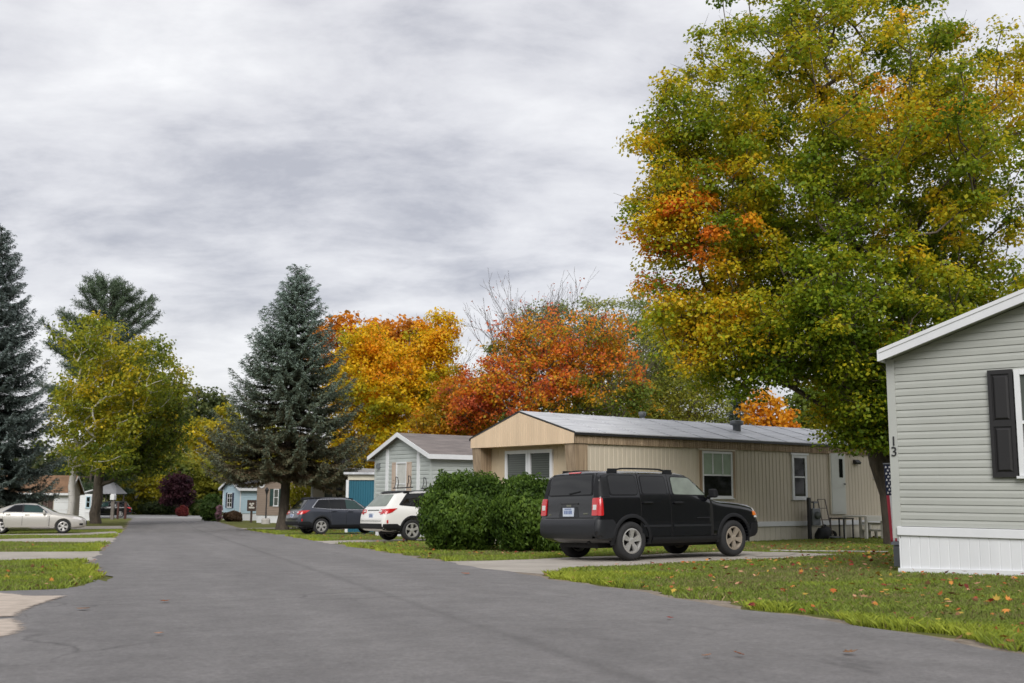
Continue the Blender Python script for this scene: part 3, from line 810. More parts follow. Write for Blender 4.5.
# long-roofed wagon with black cladding, used for two cars
def make_wagon(label, loc, yaw, paint, kind):
    st = [(0.00,.46,.70,.685,.70,.66,.76,.78), (0.04,.38,.80,.785,.76,.76,.82,.86), (0.10,.34,.96,.94,.78,.92,.84,.89), (0.15,.32,1.06,1.04,.78,1.0,.85,.905),
          (0.32,.30,1.26,1.22,.72,1.05,.85,.915), (0.52,.29,1.49,1.44,.645,1.06,.85,.92), (0.62,.28,1.575,1.52,.62,1.06,.85,.92), (0.9,.27,1.605,1.545,.62,1.05,.85,.92), (1.7,.25,1.625,1.565,.63,1.03,.85,.92),
          (2.4,.25,1.60,1.54,.625,1.01,.85,.92), (2.62,.25,1.555,1.50,.62,1.0,.85,.92), (3.0,.25,1.31,1.27,.67,.99,.85,.92), (3.42,.25,1.06,1.03,.72,.97,.845,.918), (3.55,.25,1.02,.99,.74,.94,.84,.915),
          (4.2,.27,.95,.92,.72,.87,.82,.90), (4.6,.30,.86,.83,.66,.78,.76,.85), (4.75,.34,.74,.72,.60,.68,.68,.77), (4.82,.42,.62,.60,.52,.57,.58,.66)]
    d1 = [(1.45,.40), (2.175,.40), (2.175,1.50), (1.50,1.52), (1.40,.95)]; d2 = [(2.19,.40), (3.25,.40), (3.30,.95), (2.62,1.47), (2.19,1.50)]
    w0 = rpoly([(.70,1.16), (1.40,1.10), (1.40,1.46), (1.0,1.46)], .05)
    w1 = rpoly([(1.48,1.10), (2.12,1.09), (2.12,1.49), (1.48,1.47)], .04); w2 = rpoly([(2.20,1.09), (3.10,1.06), (2.62,1.43), (2.20,1.49)], .04)
    chrome = paint is M['paint_slate']
    trim = M['chrome'] if chrome else M['plastic']
    tl = M['red_lens']
    def cradle(root, hit, panel):
        for (X, Y) in ((1.15, .48), (1.15, -.42), (2.2, .48), (2.2, -.42)):
            p = hit(X, Y, 'T', 0); mb = MB(); z = p.z + .12
            pts = [Vector((X, Y - .12, z)), Vector((X, Y - .17, z + .20)), Vector((X, Y - .10, z + .36)), Vector((X, Y + .03, z + .38)), Vector((X, Y + .02, z + .2)), Vector((X, Y + .12, z + .02))]
            mb.path(pts, .014, 6); mb.build('roof_cradle', M['black_metal'], root)
        for X in (1.15, 2.2):
            mb = MB(); p = hit(X, 0, 'T', 0); mb.bar((X, -.66, p.z + .10), (X, .66, p.z + .10), .07, .035); mb.build('cross_bar', M['black_metal'], root)
        mb = MB(); p = hit(1.2, 0, 'T', 0)
    def emblem(root, hit, panel):
        p = hit(0, .93, 'B', .012); mb = MB(); mb.lathe([(0, .012), (.075, .008), (.08, 0)], p, (-1, 0, .1), 16); mb.build('badge', M['chrome'], root)
    sp = dict(L=4.82, W=1.84, wr=.345, rim=.232, track=.79, axles=(1.05, 3.795), arch=.40, stations=st, paint=paint,
        doors=[dict(gap=grow(d1, .011), skin=d1, win=w1, handle=(1.62, .98)), dict(gap=grow(d2, .011), skin=d2, win=w2, glass=M['car_glass_teal'], handle=(2.38, .97))],
        side=[('window_trim', rpoly([(.60,1.13), (1.4,1.065), (3.2,1.03), (2.64,1.47), (2.1,1.525), (1.45,1.515), (.96,1.50)], .05), trim, .0125), ('pillar_cover_trim', rpoly([(.67,1.14), (1.4,1.085), (3.14,1.05), (2.635,1.447), (2.1,1.506), (1.45,1.495), (.975,1.482)], .05), M['plastic'], .0146), ('quarter_window', w0, M['car_glass'], .0175),
              ('tail_light', [(.06,.84), (.30,.90), (.52,1.03), (.30,1.02), (.10,1.0)], tl, .014), ('lower_cladding', rect(1.47, 3.36, .27, .42), M['plastic'], .02),
              ('bumper_side', [(.05,.38), (.62,.30), (.66,.46), (.50,.55), (.05,.55)], M['plastic'], .016), ('side_reflector', rect(.14,.19,.57,.67), M['red_lens'], .012),
              ('front_bumper_side', [(4.24,.32), (4.74,.36), (4.74,.52), (4.28,.5)], M['plastic'], .012), ('headlight', [(4.35,.72), (4.70,.64), (4.68,.74), (4.40,.84)], M['clear_lens'], .012)],
        back=[('rear_window', rpoly([(-.70,1.10), (.70,1.10), (.56,1.47), (-.56,1.47)], .06), M['car_glass'] if chrome else M['car_glass_painted_view'], .012), ('bumper', rect(-.78, .78, .40, .56), M['plastic'], .016),
              ('spoiler', rpoly([(-.58,1.50), (.58,1.50), (.56,1.56), (-.56,1.56)], .02), M['plastic'], .04), ('tailgate_trim', rect(-.40,.40,.965,.985), M['chrome'] if chrome else M['plastic'], .014), ('tailgate_seam', rect(-.74,.74,.635,.648), M['arch'], .006)],
        back_pair=[('tail_light', [(.46,.90), (.80,.86), (.83,1.0), (.50,1.0)], tl, .014), ('reverse_light', [(.50,.92), (.64,.905), (.64,.97), (.52,.97)], M['clear_lens'], .020)],
        front=[('windshield', rpoly([(-.70,1.09), (.70,1.09), (.56,1.50), (-.56,1.50)], .06), M['car_glass_teal'], .010), ('grille', rect(-.40,.40,.58,.74), M['plastic'], .008)], flare=(.40, .455, .02, M['plastic'], 6), mirror=(3.06, 1.10, .90), rails=(.85, 2.6, .60, M['plastic'], .06), plate=(0, .80),
        spokes=5, split=(0,) if not chrome else (-.16, .16), spw=(.03, .045) if not chrome else (.016, .03), rim_mat=M['alloy'], extra=[cradle] if kind == 'cradles' else [emblem])
    return car('parked_car', label, loc, yaw, sp, 'cars parked in the driveways')

def make_sedan(label, loc, yaw):
    st = [(0.00,.44,.70,.685,.66,.66,.70,.74), (0.05,.36,.86,.84,.74,.80,.80,.84), (0.12,.30,1.0,.98,.74,.93,.83,.88), (0.2,.27,1.06,1.035,.74,.96,.84,.90), (0.75,.22,1.10,1.07,.70,.97,.85,.922),
          (1.0,.20,1.19,1.16,.66,.97,.855,.926), (1.45,.19,1.385,1.34,.58,.97,.86,.927), (1.8,.19,1.445,1.395,.56,.965,.86,.927), (2.35,.19,1.455,1.405,.565,.955,.86,.927), (2.7,.19,1.42,1.37,.565,.945,.86,.927),
          (3.1,.19,1.22,1.18,.62,.935,.855,.925), (3.55,.19,.985,.955,.70,.90,.85,.922), (3.7,.20,.955,.925,.71,.87,.845,.92), (4.3,.22,.88,.85,.69,.80,.82,.905), (4.65,.25,.79,.76,.62,.71,.76,.86), (4.80,.30,.68,.66,.54,.61,.66,.76), (4.87,.36,.56,.545,.46,.50,.54,.64)]
    d1 = [(1.30,.30), (2.03,.30), (2.03,1.36), (1.62,1.33), (1.22,1.0), (1.18,.8)]; d2 = [(2.045,.30), (3.22,.30), (3.30,.9), (2.74,1.33), (2.045,1.37)]
    w1 = rpoly([(1.28,1.03), (2.0,1.02), (2.0,1.335), (1.66,1.31)], .04); w2 = rpoly([(2.09,1.02), (3.08,.985), (2.66,1.30), (2.09,1.34)], .04)
    sp = dict(L=4.87, W=1.855, wr=.325, rim=.225, track=.79, axles=(1.10, 3.84), arch=.375, stations=st, paint=M['paint_beige'],
        doors=[dict(gap=grow(d1, .010), skin=d1, win=w1, handle=(1.42, .89)), dict(gap=grow(d2, .010), skin=d2, win=w2, glass=M['car_glass_teal'], handle=(2.24, .88))],
        side=[('window_trim', rpoly([(1.14,1.01), (3.17,.965), (2.70,1.335), (2.05,1.375), (1.64,1.345)], .04), M['chrome'], .0125), ('pillar_cover_trim', rpoly([(1.21,1.02), (3.12,.98), (2.68,1.32), (2.05,1.358), (1.66,1.33)], .04), M['plastic'], .0146), ('sill_moulding', rect(1.45, 3.46, .245, .30), M['chrome'], .014), ('headlight', [(4.22,.70), (4.70,.60), (4.72,.70), (4.34,.79)], M['clear_lens'], .010), ('tail_light', [(.06,.80), (.45,.84), (.42,.96), (.08,.98)], M['red_lens'], .012),
              ('fog_light', rect(4.56,4.72,.38,.47), M['plastic'], .012)],
        back=[('bumper', rect(-.7,.7,.42,.62), M['paint_beige'], .012), ('rear_window', rpoly([(-.62,1.14), (.62,1.14), (.5,1.37), (-.5,1.37)], .05), M['car_glass'], .010)], back_pair=[('tail_light', rect(.48,.76,.80,.95), M['red_lens'], .012)],
        front=[('windshield', rpoly([(-.66,1.01), (.66,1.01), (.50,1.375), (-.50,1.375)], .06), M['car_glass_teal'], .010), ('grille', rect(-.42,.42,.40,.60), M['plastic'], .008)], front_pair=[('headlight', rect(.44,.60,.58,.68), M['clear_lens'], .012)],
        mirror=(2.98, 1.0, .90), spokes=5, split=(-.17, .17), spw=(.018, .03), rim_mat=M['alloy'])
    return car('parked_car', label, loc, yaw, sp, 'cars parked in the driveways')
# ------------------------------------------------------------------ ground, street, driveways
RE = lambda y: 0.62 - 0.335 * (y - 14.0)          # right edge of the street
RW = 6.45                                          # width measured along x
def edge_r(y): return RE(y) + .06 * math.sin(y * 1.7) + .05 * math.sin(y * 4.3 + 1)
LEFT_PTS = [(-20, -RW), (10, -5.2), (13, -5.4), (16.6, -RW), (100, -RW - .9)]
def edge_l(y):
    return RE(y) - RW + .55 * math.exp(-((y - 14.5) / 3.6) ** 2) - .012 * max(0, y - 20) + .06 * math.sin(y * 2.1 + 2) + .04 * math.sin(y * 5.1)

def sheet(name, rows, dz, m, kind='structure', label=None):
    """rows = list of (list of (x, y)); laid on the ground dz above it"""
    V, F = [], []; n = len(rows[0])
    for r_ in rows:
        for x, y in r_: V.append((x, y, float(gz(x, y)) + dz))
    for i in range(len(rows) - 1):
        for j in range(n - 1): F.append((i*n + j, i*n + j + 1, (i+1)*n + j + 1, (i+1)*n + j))
    o = link_mesh(name, mesh_np(name, np.array(V), np.array(F)), m, None, True)
    tag(o, None, None, None, kind); return o

def axis_steps(brk):
    out = [brk[0][0]]
    for a, b, s in brk: out += list(np.arange(a + s, b + 1e-6, s))
    return np.unique(np.round(out, 3))
gx = axis_steps([(-420, -60, 20), (-60, -30, 3), (-30, 30, .75), (30, 60, 3), (60, 420, 20)])
gy = axis_steps([(-60, 0, 6), (0, 60, .75), (60, 120, 2), (120, 600, 20)])

def ground_material():
    m = bpy.data.materials.new('lawn_ground'); m.use_nodes = True; nt = m.node_tree; p = nt.nodes['Principled BSDF']; L = nt.links.new
    p.inputs['Roughness'].default_value = .95; p.inputs['Specular IOR Level'].default_value = .1
    tc = nn(nt, 'ShaderNodeTexCoord')
    n1 = nn(nt, 'ShaderNodeTexNoise', Scale=.55, Detail=6.0, Roughness=.7); n2 = nn(nt, 'ShaderNodeTexNoise', Scale=9.0, Detail=5.0, Roughness=.75); n3 = nn(nt, 'ShaderNodeTexNoise', Scale=70.0, Detail=2.0)
    for n in (n1, n2, n3): L(tc.outputs['Object'], n.inputs['Vector'])
    r1 = nn(nt, 'ShaderNodeValToRGB'); e = r1.color_ramp.elements
    e[0].position = .3; e[0].color = (.105, .125, .03, 1); e[1].position = .7; e[1].color = (.19, .19, .06, 1)
    L(n1.outputs['Fac'], r1.inputs['Fac'])
    r2 = nn(nt, 'ShaderNodeValToRGB'); e = r2.color_ramp.elements
    e[0].position = .56; e[0].color = (0, 0, 0, 1); e[1].position = .72; e[1].color = (1, 1, 1, 1)
    L(n2.outputs['Fac'], r2.inputs['Fac'])
    mx = nn(nt, 'ShaderNodeMix', data_type='RGBA'); mx.inputs[7].default_value = (.17, .125, .075, 1)
    L(r2.outputs['Color'], mx.inputs[0]); L(r1.outputs['Color'], mx.inputs[6])
    m2 = nn(nt, 'ShaderNodeMix', data_type='RGBA', blend_type='MULTIPLY'); m2.inputs[0].default_value = .7
    r3 = nn(nt, 'ShaderNodeMapRange'); r3.inputs[3].default_value = .55; r3.inputs[4].default_value = 1.3
    L(n3.outputs['Fac'], r3.inputs[0]); L(mx.outputs[2], m2.inputs[6]); L(r3.outputs[0], m2.inputs[7]); L(m2.outputs[2], p.inputs['Base Color'])
    bp = nn(nt, 'ShaderNodeBump', Strength=.8, Distance=.05); L(n3.outputs['Fac'], bp.inputs['Height']); L(bp.outputs[0], p.inputs['Normal'])
    return m

def asphalt_material():
    m = bpy.data.materials.new('worn_asphalt'); m.use_nodes = True; nt = m.node_tree; p = nt.nodes['Principled BSDF']; L = nt.links.new
    p.inputs['Roughness'].default_value = .82; p.inputs['Specular IOR Level'].default_value = .35
    tc = nn(nt, 'ShaderNodeTexCoord')
    mp = nn(nt, 'ShaderNodeMapping'); mp.inputs['Rotation'].default_value = (0, 0, R(-18.5)); L(tc.outputs['Object'], mp.inputs['Vector'])
    ml = nn(nt, 'ShaderNodeMapping'); ml.inputs['Scale'].default_value = (1, .10, 1); L(mp.outputs[0], ml.inputs['Vector'])
    big = nn(nt, 'ShaderNodeTexNoise', Scale=.8, Detail=5.0, Roughness=.6); L(ml.outputs[0], big.inputs['Vector'])
    mot = nn(nt, 'ShaderNodeTexNoise', Scale=2.2, Detail=8.0, Roughness=.75); L(tc.outputs['Object'], mot.inputs['Vector'])
    fine = nn(nt, 'ShaderNodeTexNoise', Scale=24.0, Detail=9.0, Roughness=.9); L(tc.outputs['Object'], fine.inputs['Vector'])
    r1 = nn(nt, 'ShaderNodeValToRGB'); e = r1.color_ramp.elements
    e[0].position = .28; e[0].color = (.142, .135, .133, 1); e[1].position = .72; e[1].color = (.203, .193, .189, 1)
    L(big.outputs['Fac'], r1.inputs['Fac'])
    r2 = nn(nt, 'ShaderNodeMapRange'); r2.inputs[1].default_value = .3; r2.inputs[2].default_value = .7; r2.inputs[3].default_value = .80; r2.inputs[4].default_value = 1.17; L(mot.outputs['Fac'], r2.inputs[0])
    r3 = nn(nt, 'ShaderNodeMapRange'); r3.inputs[1].default_value = .3; r3.inputs[2].default_value = .7; r3.inputs[3].default_value = .55; r3.inputs[4].default_value = 1.45; L(fine.outputs['Fac'], r3.inputs[0])
    a = nn(nt, 'ShaderNodeMix', data_type='RGBA', blend_type='MULTIPLY'); a.inputs[0].default_value = 1; L(r1.outputs['Color'], a.inputs[6]); L(r2.outputs[0], a.inputs[7])
    b = nn(nt, 'ShaderNodeMix', data_type='RGBA', blend_type='MULTIPLY'); b.inputs[0].default_value = 1; L(a.outputs[2], b.inputs[6]); L(r3.outputs[0], b.inputs[7])
    # fine cracks, a few tar-dark blotches
    wn = nn(nt, 'ShaderNodeTexNoise', Scale=1.5, Detail=4.0); L(tc.outputs['Object'], wn.inputs['Vector'])
    ad = nn(nt, 'ShaderNodeVectorMath', operation='MULTIPLY_ADD'); ad.inputs[1].default_value = (.7, .7, 0); L(wn.outputs['Color'], ad.inputs[0]); L(mp.outputs[0], ad.inputs[2])
    vo = nn(nt, 'ShaderNodeTexVoronoi', feature='DISTANCE_TO_EDGE', Scale=.42); L(ad.outputs[0], vo.inputs['Vector'])
    cr = nn(nt, 'ShaderNodeMapRange'); cr.inputs[1].default_value = .0; cr.inputs[2].default_value = .012; cr.inputs[3].default_value = .62; cr.inputs[4].default_value = 1; L(vo.outputs['Distance'], cr.inputs[0])
    msk = nn(nt, 'ShaderNodeTexNoise', Scale=.35, Detail=2.0); L(tc.outputs['Object'], msk.inputs['Vector'])
    mk = nn(nt, 'ShaderNodeMapRange'); mk.inputs[1].default_value = .52; mk.inputs[2].default_value = .62; L(msk.outputs['Fac'], mk.inputs[0])
    c = nn(nt, 'ShaderNodeMix', data_type='RGBA', blend_type='MULTIPLY'); L(mk.outputs[0], c.inputs[0]); L(b.outputs[2], c.inputs[6]); L(cr.outputs[0], c.inputs[7])
    bl = nn(nt, 'ShaderNodeTexNoise', Scale=.9, Detail=5.0, Roughness=.7); mb_ = nn(nt, 'ShaderNodeMapping'); mb_.inputs['Scale'].default_value = (1.6, .5, 1); mb_.inputs['Location'].default_value = (3.3, 1, 0)
    L(mp.outputs[0], mb_.inputs['Vector']); L(mb_.outputs[0], bl.inputs['Vector'])
    br = nn(nt, 'ShaderNodeMapRange'); br.inputs[1].default_value = .66; br.inputs[2].default_value = .74; br.inputs[3].default_value = 1; br.inputs[4].default_value = .72; L(bl.outputs['Fac'], br.inputs[0])
    d = nn(nt, 'ShaderNodeMix', data_type='RGBA', blend_type='MULTIPLY'); d.inputs[0].default_value = 1; L(c.outputs[2], d.inputs[6]); L(br.outputs[0], d.inputs[7])
    # long paving seam that runs down the street
    sx = nn(nt, 'ShaderNodeSeparateXYZ'); L(mp.outputs[0], sx.inputs[0])
    wv = nn(nt, 'ShaderNodeTexNoise', Scale=.8, Detail=3.0, noise_dimensions='1D'); L(sx.outputs['Y'], wv.inputs['W'])
    s1 = nn(nt, 'ShaderNodeMath', operation='MULTIPLY_ADD'); s1.inputs[1].default_value = .12; L(wv.outputs['Fac'], s1.inputs[0]); L(sx.outputs['X'], s1.inputs[2])
    s2 = nn(nt, 'ShaderNodeMath', operation='ADD'); s2.inputs[1].default_value = -SEAM; L(s1.outputs[0], s2.inputs[0])
    s3 = nn(nt, 'ShaderNodeMath', operation='ABSOLUTE'); L(s2.outputs[0], s3.inputs[0])
    s4 = nn(nt, 'ShaderNodeMapRange'); s4.inputs[1].default_value = .0; s4.inputs[2].default_value = .10; s4.inputs[3].default_value = .80; s4.inputs[4].default_value = 1; L(s3.outputs[0], s4.inputs[0])
    e2 = nn(nt, 'ShaderNodeMix', data_type='RGBA', blend_type='MULTIPLY'); e2.inputs[0].default_value = 1; L(d.outputs[2], e2.inputs[6]); L(s4.outputs[0], e2.inputs[7])
    L(e2.outputs[2], p.inputs['Base Color'])
    bp = nn(nt, 'ShaderNodeBump', Strength=.5, Distance=.012); L(fine.outputs['Fac'], bp.inputs['Height']); L(bp.outputs[0], p.inputs['Normal'])
    return m
# x of the seam in the street's own axes (rotated by -18.5 degrees)
_s = ground_at(400, 600); SEAM = _s.x * math.cos(R(-18.5)) - _s.y * math.sin(R(-18.5)) + .06
SEAM = -( -SEAM)

M['lawn'] = ground_material(); M['asphalt'] = asphalt_material()
M['drive'] = mat('old_concrete_drive', (.29, .262, .225), .92, 0, 1.1, .5, 90, c2=(.44, .40, .35))
M['drive_dark'] = mat('patched_dark_drive', (.16, .15, .14), .92, 0, .9, .5, 90, c2=(.26, .245, .23))
M['sand'] = mat('pale_sand', (.38, .315, .25), .95, 0, 3.5, .5, 80, c2=(.54, .455, .375))
M['dirt'] = mat('edge_dirt', (.13, .10, .075), .95, 0, 9, .8, 60, c2=(.34, .285, .225))

X, Y = np.meshgrid(gx, gy)
Vg = np.stack([X, Y, gz(X, Y)], -1).reshape(-1, 3); nx = len(gx)
ii, jj = np.meshgrid(np.arange(len(gy) - 1), np.arange(nx - 1), indexing='ij')
Fg = np.stack([ii*nx + jj, ii*nx + jj + 1, (ii+1)*nx + jj + 1, (ii+1)*nx + jj], -1).reshape(-1, 4)
tag(link_mesh('ground', mesh_np('ground', Vg, Fg), M['lawn'], None, True), kind='structure')

ys = np.concatenate([np.arange(-16, 40, .35), np.arange(40, 116, 1.5)])
rows = []
for y in ys:
    a, b = edge_l(y), edge_r(y)
    rows.append([(a + (b - a) * t, y) for t in np.linspace(0, 1, 13)])
sheet('road', rows, .011, M['asphalt'])
# crumbling verge of grit along both edges
def verge(edge, sgn, wmax, y0, y1, step):
    rows = []
    for y in np.arange(y0, y1, step):
        w = max(.05, wmax * (.40 + .22 * math.sin(y * 1.3) + .3 * math.sin(y * 3.7 + 1) + .2 * math.sin(y * 9.1)))
        e = edge(y); rows.append([(e - sgn * .12, y), (e + sgn * w, y)][::sgn])
    return rows
sheet('road_verge', verge(edge_r, 1, .34, 3, 95, .15), .005, M['dirt'])
sheet('road_verge', verge(edge_l, -1, .30, 15.5, 95, .15), .005, M['dirt'])
# the cross street at the far end
c0 = [(-75, 108), (-75, 121)]; rows = []
for x in np.arange(-90, 12, 3):
    rows.append([(x, 104 + .10 * (x + 30) + k) for k in (0, 5, 10, 14)][::-1])
M['asphalt_pale'] = mat('pale_asphalt', (.30, .295, .29), .9, .12, .6, .3, 60)
sheet('cross_street', rows, .015, M['asphalt_pale'])

# axes of the lots: u runs back along the homes, v to the left of it
YAW = R(35.9); U = Vector((math.cos(YAW), math.sin(YAW), 0)); VV = Vector((-U.y, U.x, 0))
DRIVES = []                                         # polygons, for keeping grass off them
def driveway(center, half, s0, s1, m, dz=.008, flare=1.0, wob=.08, yaw=YAW, flare_r=None, name='driveway'):
    u = Vector((math.cos(yaw), math.sin(yaw), 0)); v = Vector((-u.y, u.x, 0)); rows = []; A, B = [], []
    for s in np.linspace(s0, s1, 40):
        f = flare * max(0, 1 - (s - s0) / 2.2) ** 2
        fr = (flare if flare_r is None else flare_r) * max(0, 1 - (s - s0) / 2.2) ** 2
        p = Vector((center[0], center[1], 0)) + u * s
        a = half + f + wob * math.sin(s * 2.3) + wob * .5 * math.sin(s * 6.1 + 1); b = half + fr + wob * math.sin(s * 1.9 + 2) + wob * .5 * math.sin(s * 5.3)
        q0, q1 = p - v * b, p + v * a
        rows.append([(q0.x + (q1.x - q0.x) * t, q0.y + (q1.y - q0.y) * t) for t in np.linspace(0, 1, 9)]); A.append((q0.x, q0.y)); B.append((q1.x, q1.y))
    DRIVES.append(A + B[::-1]); return sheet(name, [r_[::-1] for r_ in rows], dz, m)

def flat_px(name, pts, dz, m, ragged=.0, n=5):
    """a patch of paving whose outline is given by points of the ground"""
    P = [ground_at(*p) for p in pts]; out = []
    for a, b in zip(P, P[1:] + P[:1]):
        for k in range(n):
            q = a.lerp(b, k / n); j = ragged * (rng.normal() if k else .3 * rng.normal())
            nrm = Vector((-(b - a).y, (b - a).x, 0)).normalized(); out.append((q.x + nrm.x * j, q.y + nrm.y * j))
    DRIVES.append(out)
    bm = bmesh.new(); f = bm.faces.new([bm.verts.new((x, y, 0)) for x, y in out])
    bmesh.ops.triangulate(bm, faces=[f])
    for _ in range(3): bmesh.ops.subdivide_edges(bm, edges=[e for e in bm.edges if e.calc_length() > 1.2], cuts=1, use_grid_fill=False)
    bmesh.ops.triangulate(bm, faces=bm.faces)
    bmesh.ops.recalc_face_normals(bm, faces=bm.faces)
    if sum(f.normal.z for f in bm.faces) < 0: bmesh.ops.reverse_faces(bm, faces=bm.faces)
    for v in bm.verts: v.co.z = float(gz(v.co.x, v.co.y)) + dz
    me = bpy.data.meshes.new(name); bm.to_mesh(me); bm.free()
    return tag(link_mesh(name, me, m), kind='structure')

driveway((1.70, 19.5), 1.55, -3.4, 5.2, M['drive'], flare=.9, flare_r=1.3)
driveway((-2.7, 36.0), 1.5, -5.4, 6, M['drive'], flare=1.2)
driveway((-8.0, 46.5), 1.6, -5.0, 6, M['drive_dark'], flare=.9)
driveway((-14.8, 66.0), 1.5, -6.0, 3, M['drive'], flare=.8)
flat_px('driveway', [(-90, 561), (-90, 552.5), (88, 551.8), (112, 551), (112, 560), (72, 561.2)], .008, M['drive'], .05)
flat_px('driveway', [(-60, 541.5), (10, 539), (50, 538.3), (116, 538), (116, 543), (60, 542.6)], .008, M['drive'], .04)
flat_px('driveway', [(-60, 535.5), (60, 533.6), (116, 531.5), (120, 534.4), (60, 535.6)], .008, M['drive'], .03)
flat_px('driveway', [(-60, 528.5), (80, 526.4), (122, 526.0), (124, 528.6), (80, 529.4)], .008, M['drive'], .03)
flat_px('asphalt_apron', [(-140, 640), (-140, 592), (0, 591.5), (60, 589.5), (84, 586), (97, 580), (122, 585), (90, 640), (10, 676)], .0065, M['asphalt'], .02)
def sand_patch():
    """sand spread over the asphalt: the sheet fades out along a grainy outline"""
    polys = [[(-90, 596), (0, 594), (30, 597.2), (66, 596.8), (52, 601), (40, 605), (22, 612), (14, 618), (-90, 619)], [(-90, 622), (12, 620.5), (19, 625), (22, 631), (10, 636), (0, 639), (-90, 655)]]
    P = [np.array([ground_at(*p)[:2] for p in q]) for q in polys]; A = np.concatenate(P); lo, hi = A.min(0) - .35, A.max(0) + .35
    nx_, ny_ = 150, 110; gx_, gy_ = np.meshgrid(np.linspace(lo[0], hi[0], nx_), np.linspace(lo[1], hi[1], ny_)); x, y = gx_.ravel(), gy_.ravel(); sd = np.full(len(x), -9.)
    for q in P:
        d = np.full(len(x), 9.)
        for a, b in zip(q, np.roll(q, -1, 0)):
            ab = b - a; t = np.clip(((x - a[0]) * ab[0] + (y - a[1]) * ab[1]) / (ab @ ab), 0, 1); d = np.minimum(d, np.hypot(x - a[0] - ab[0] * t, y - a[1] - ab[1] * t))
        r = np.zeros(len(x), bool)
        for (x0, y0), (x1, y1) in zip(q, np.roll(q, -1, 0)):
            c = ((y0 > y) != (y1 > y)); r ^= c & (x < (x1 - x0) * (y - y0) / (y1 - y0 + 1e-12) + x0)
        sd = np.maximum(sd, np.where(r, d, -d))
    V = np.stack([x, y, gz(x, y) + .0155], 1); i_, j_ = np.meshgrid(np.arange(ny_ - 1), np.arange(nx_ - 1), indexing='ij'); F = np.stack([i_*nx_ + j_, i_*nx_ + j_ + 1, (i_+1)*nx_ + j_ + 1, (i_+1)*nx_ + j_], -1).reshape(-1, 4)
    m = mat('pale_sand', (.36, .30, .245), .95, 0, 5, .5, 80, c2=(.56, .475, .40)); nt = m.node_tree; L = nt.links.new; out = nt.nodes['Material Output']; p = nt.nodes['Principled BSDF']
    at_ = nn(nt, 'ShaderNodeVertexColor', layer_name='Col'); sp_ = nn(nt, 'ShaderNodeSeparateColor'); L(at_.outputs['Color'], sp_.inputs[0])
    tc = nn(nt, 'ShaderNodeTexCoord'); n_ = nn(nt, 'ShaderNodeTexNoise', Scale=9.0, Detail=8.0, Roughness=.75); L(tc.outputs['Object'], n_.inputs['Vector'])
    a_ = nn(nt, 'ShaderNodeMath', operation='MULTIPLY_ADD'); a_.inputs[1].default_value = .55; L(n_.outputs['Fac'], a_.inputs[0]); L(sp_.outputs[0], a_.inputs[2])
    r_ = nn(nt, 'ShaderNodeMapRange', interpolation_type='SMOOTHSTEP'); r_.inputs[1].default_value = .68; r_.inputs[2].default_value = .88; L(a_.outputs[0], r_.inputs[0])
    tr = nn(nt, 'ShaderNodeBsdfTransparent'); mx_ = nn(nt, 'ShaderNodeMixShader'); L(r_.outputs[0], mx_.inputs[0]); L(tr.outputs[0], mx_.inputs[1]); L(p.outputs[0], mx_.inputs[2]); L(mx_.outputs[0], out.inputs['Surface'])
    v = np.clip(.5 + sd / .5, 0, 1)
    tag(link_mesh('sand_patch', mesh_np('sand_patch', V, F, np.stack([v, v, v], 1)), m, None, True), kind='structure')
sand_patch()

# ------------------------------------------------------------------ houses
class Frame:
    def __init__(s, o, yaw): s.o = Vector((o[0], o[1], float(gz(o[0], o[1])))); s.u = Vector((math.cos(yaw), math.sin(yaw), 0)); s.v = Vector((-s.u.y, s.u.x, 0)); s.yaw = yaw
    def side(s, px, py, y=0.0):
        """pixel -> (x, z) on the wall y = const"""
        d = ray(px, py); o = s.o + s.v * y; t = s.v.dot(Vector((o.x, o.y, 0))) / s.v.dot(Vector((d.x, d.y, 0)))
        p = Vector((d.x, d.y, 0)) * t; return (p - Vector((o.x, o.y, 0))).dot(s.u), HC + d.z * t - s.o.z
    def front(s, px, py, x=0.0):
        d = ray(px, py); o = s.o + s.u * x; t = s.u.dot(Vector((o.x, o.y, 0))) / s.u.dot(Vector((d.x, d.y, 0)))
        p = Vector((d.x, d.y, 0)) * t; return (p - Vector((o.x, o.y, 0))).dot(s.v), HC + d.z * t - s.o.z
    def place(s, name, label, cat, group=None): return thing(name, label, cat, s.o, s.yaw, group)

def lap(mb, p0, d, nrm, z0, z1, span, course=.1016, depth=.013):
    """overlapping boards on a wall: p0 + d*s, pushed along nrm"""
    p0, d, nrm = Vector(p0), Vector(d), Vector(nrm)
    z = z0
    while z < z1 - 1e-4:
        zt = min(z + course, z1); a0, a1 = span(z + 1e-4); b0, b1 = span(zt - 1e-4)
        if a1 - a0 < .01: break
        if b1 - b0 < .01: b0 = b1 = (b0 + b1) / 2
        P = lambda s, z_, e: p0 + d * s + nrm * e + Vector((0, 0, z_))
        zl = z + course * .22                              # lower bead stands out, upper face leans back
        mb.quad(P(a0, z, 0), P(a1, z, 0), P(a1, z, depth), P(a0, z, depth))
        m0, m1 = a0 + (b0 - a0) * .55, a1 + (b1 - a1) * .55
        mb.quad(P(a0, z, depth), P(a1, z, depth), P(m1, z + (zt - z) * .55, depth * .9), P(m0, z + (zt - z) * .55, depth * .9))
        mb.quad(P(m0, z + (zt - z) * .55, depth * .9), P(m1, z + (zt - z) * .55, depth * .9), P(b1, zt, .0), P(b0, zt, .0))
        z = zt

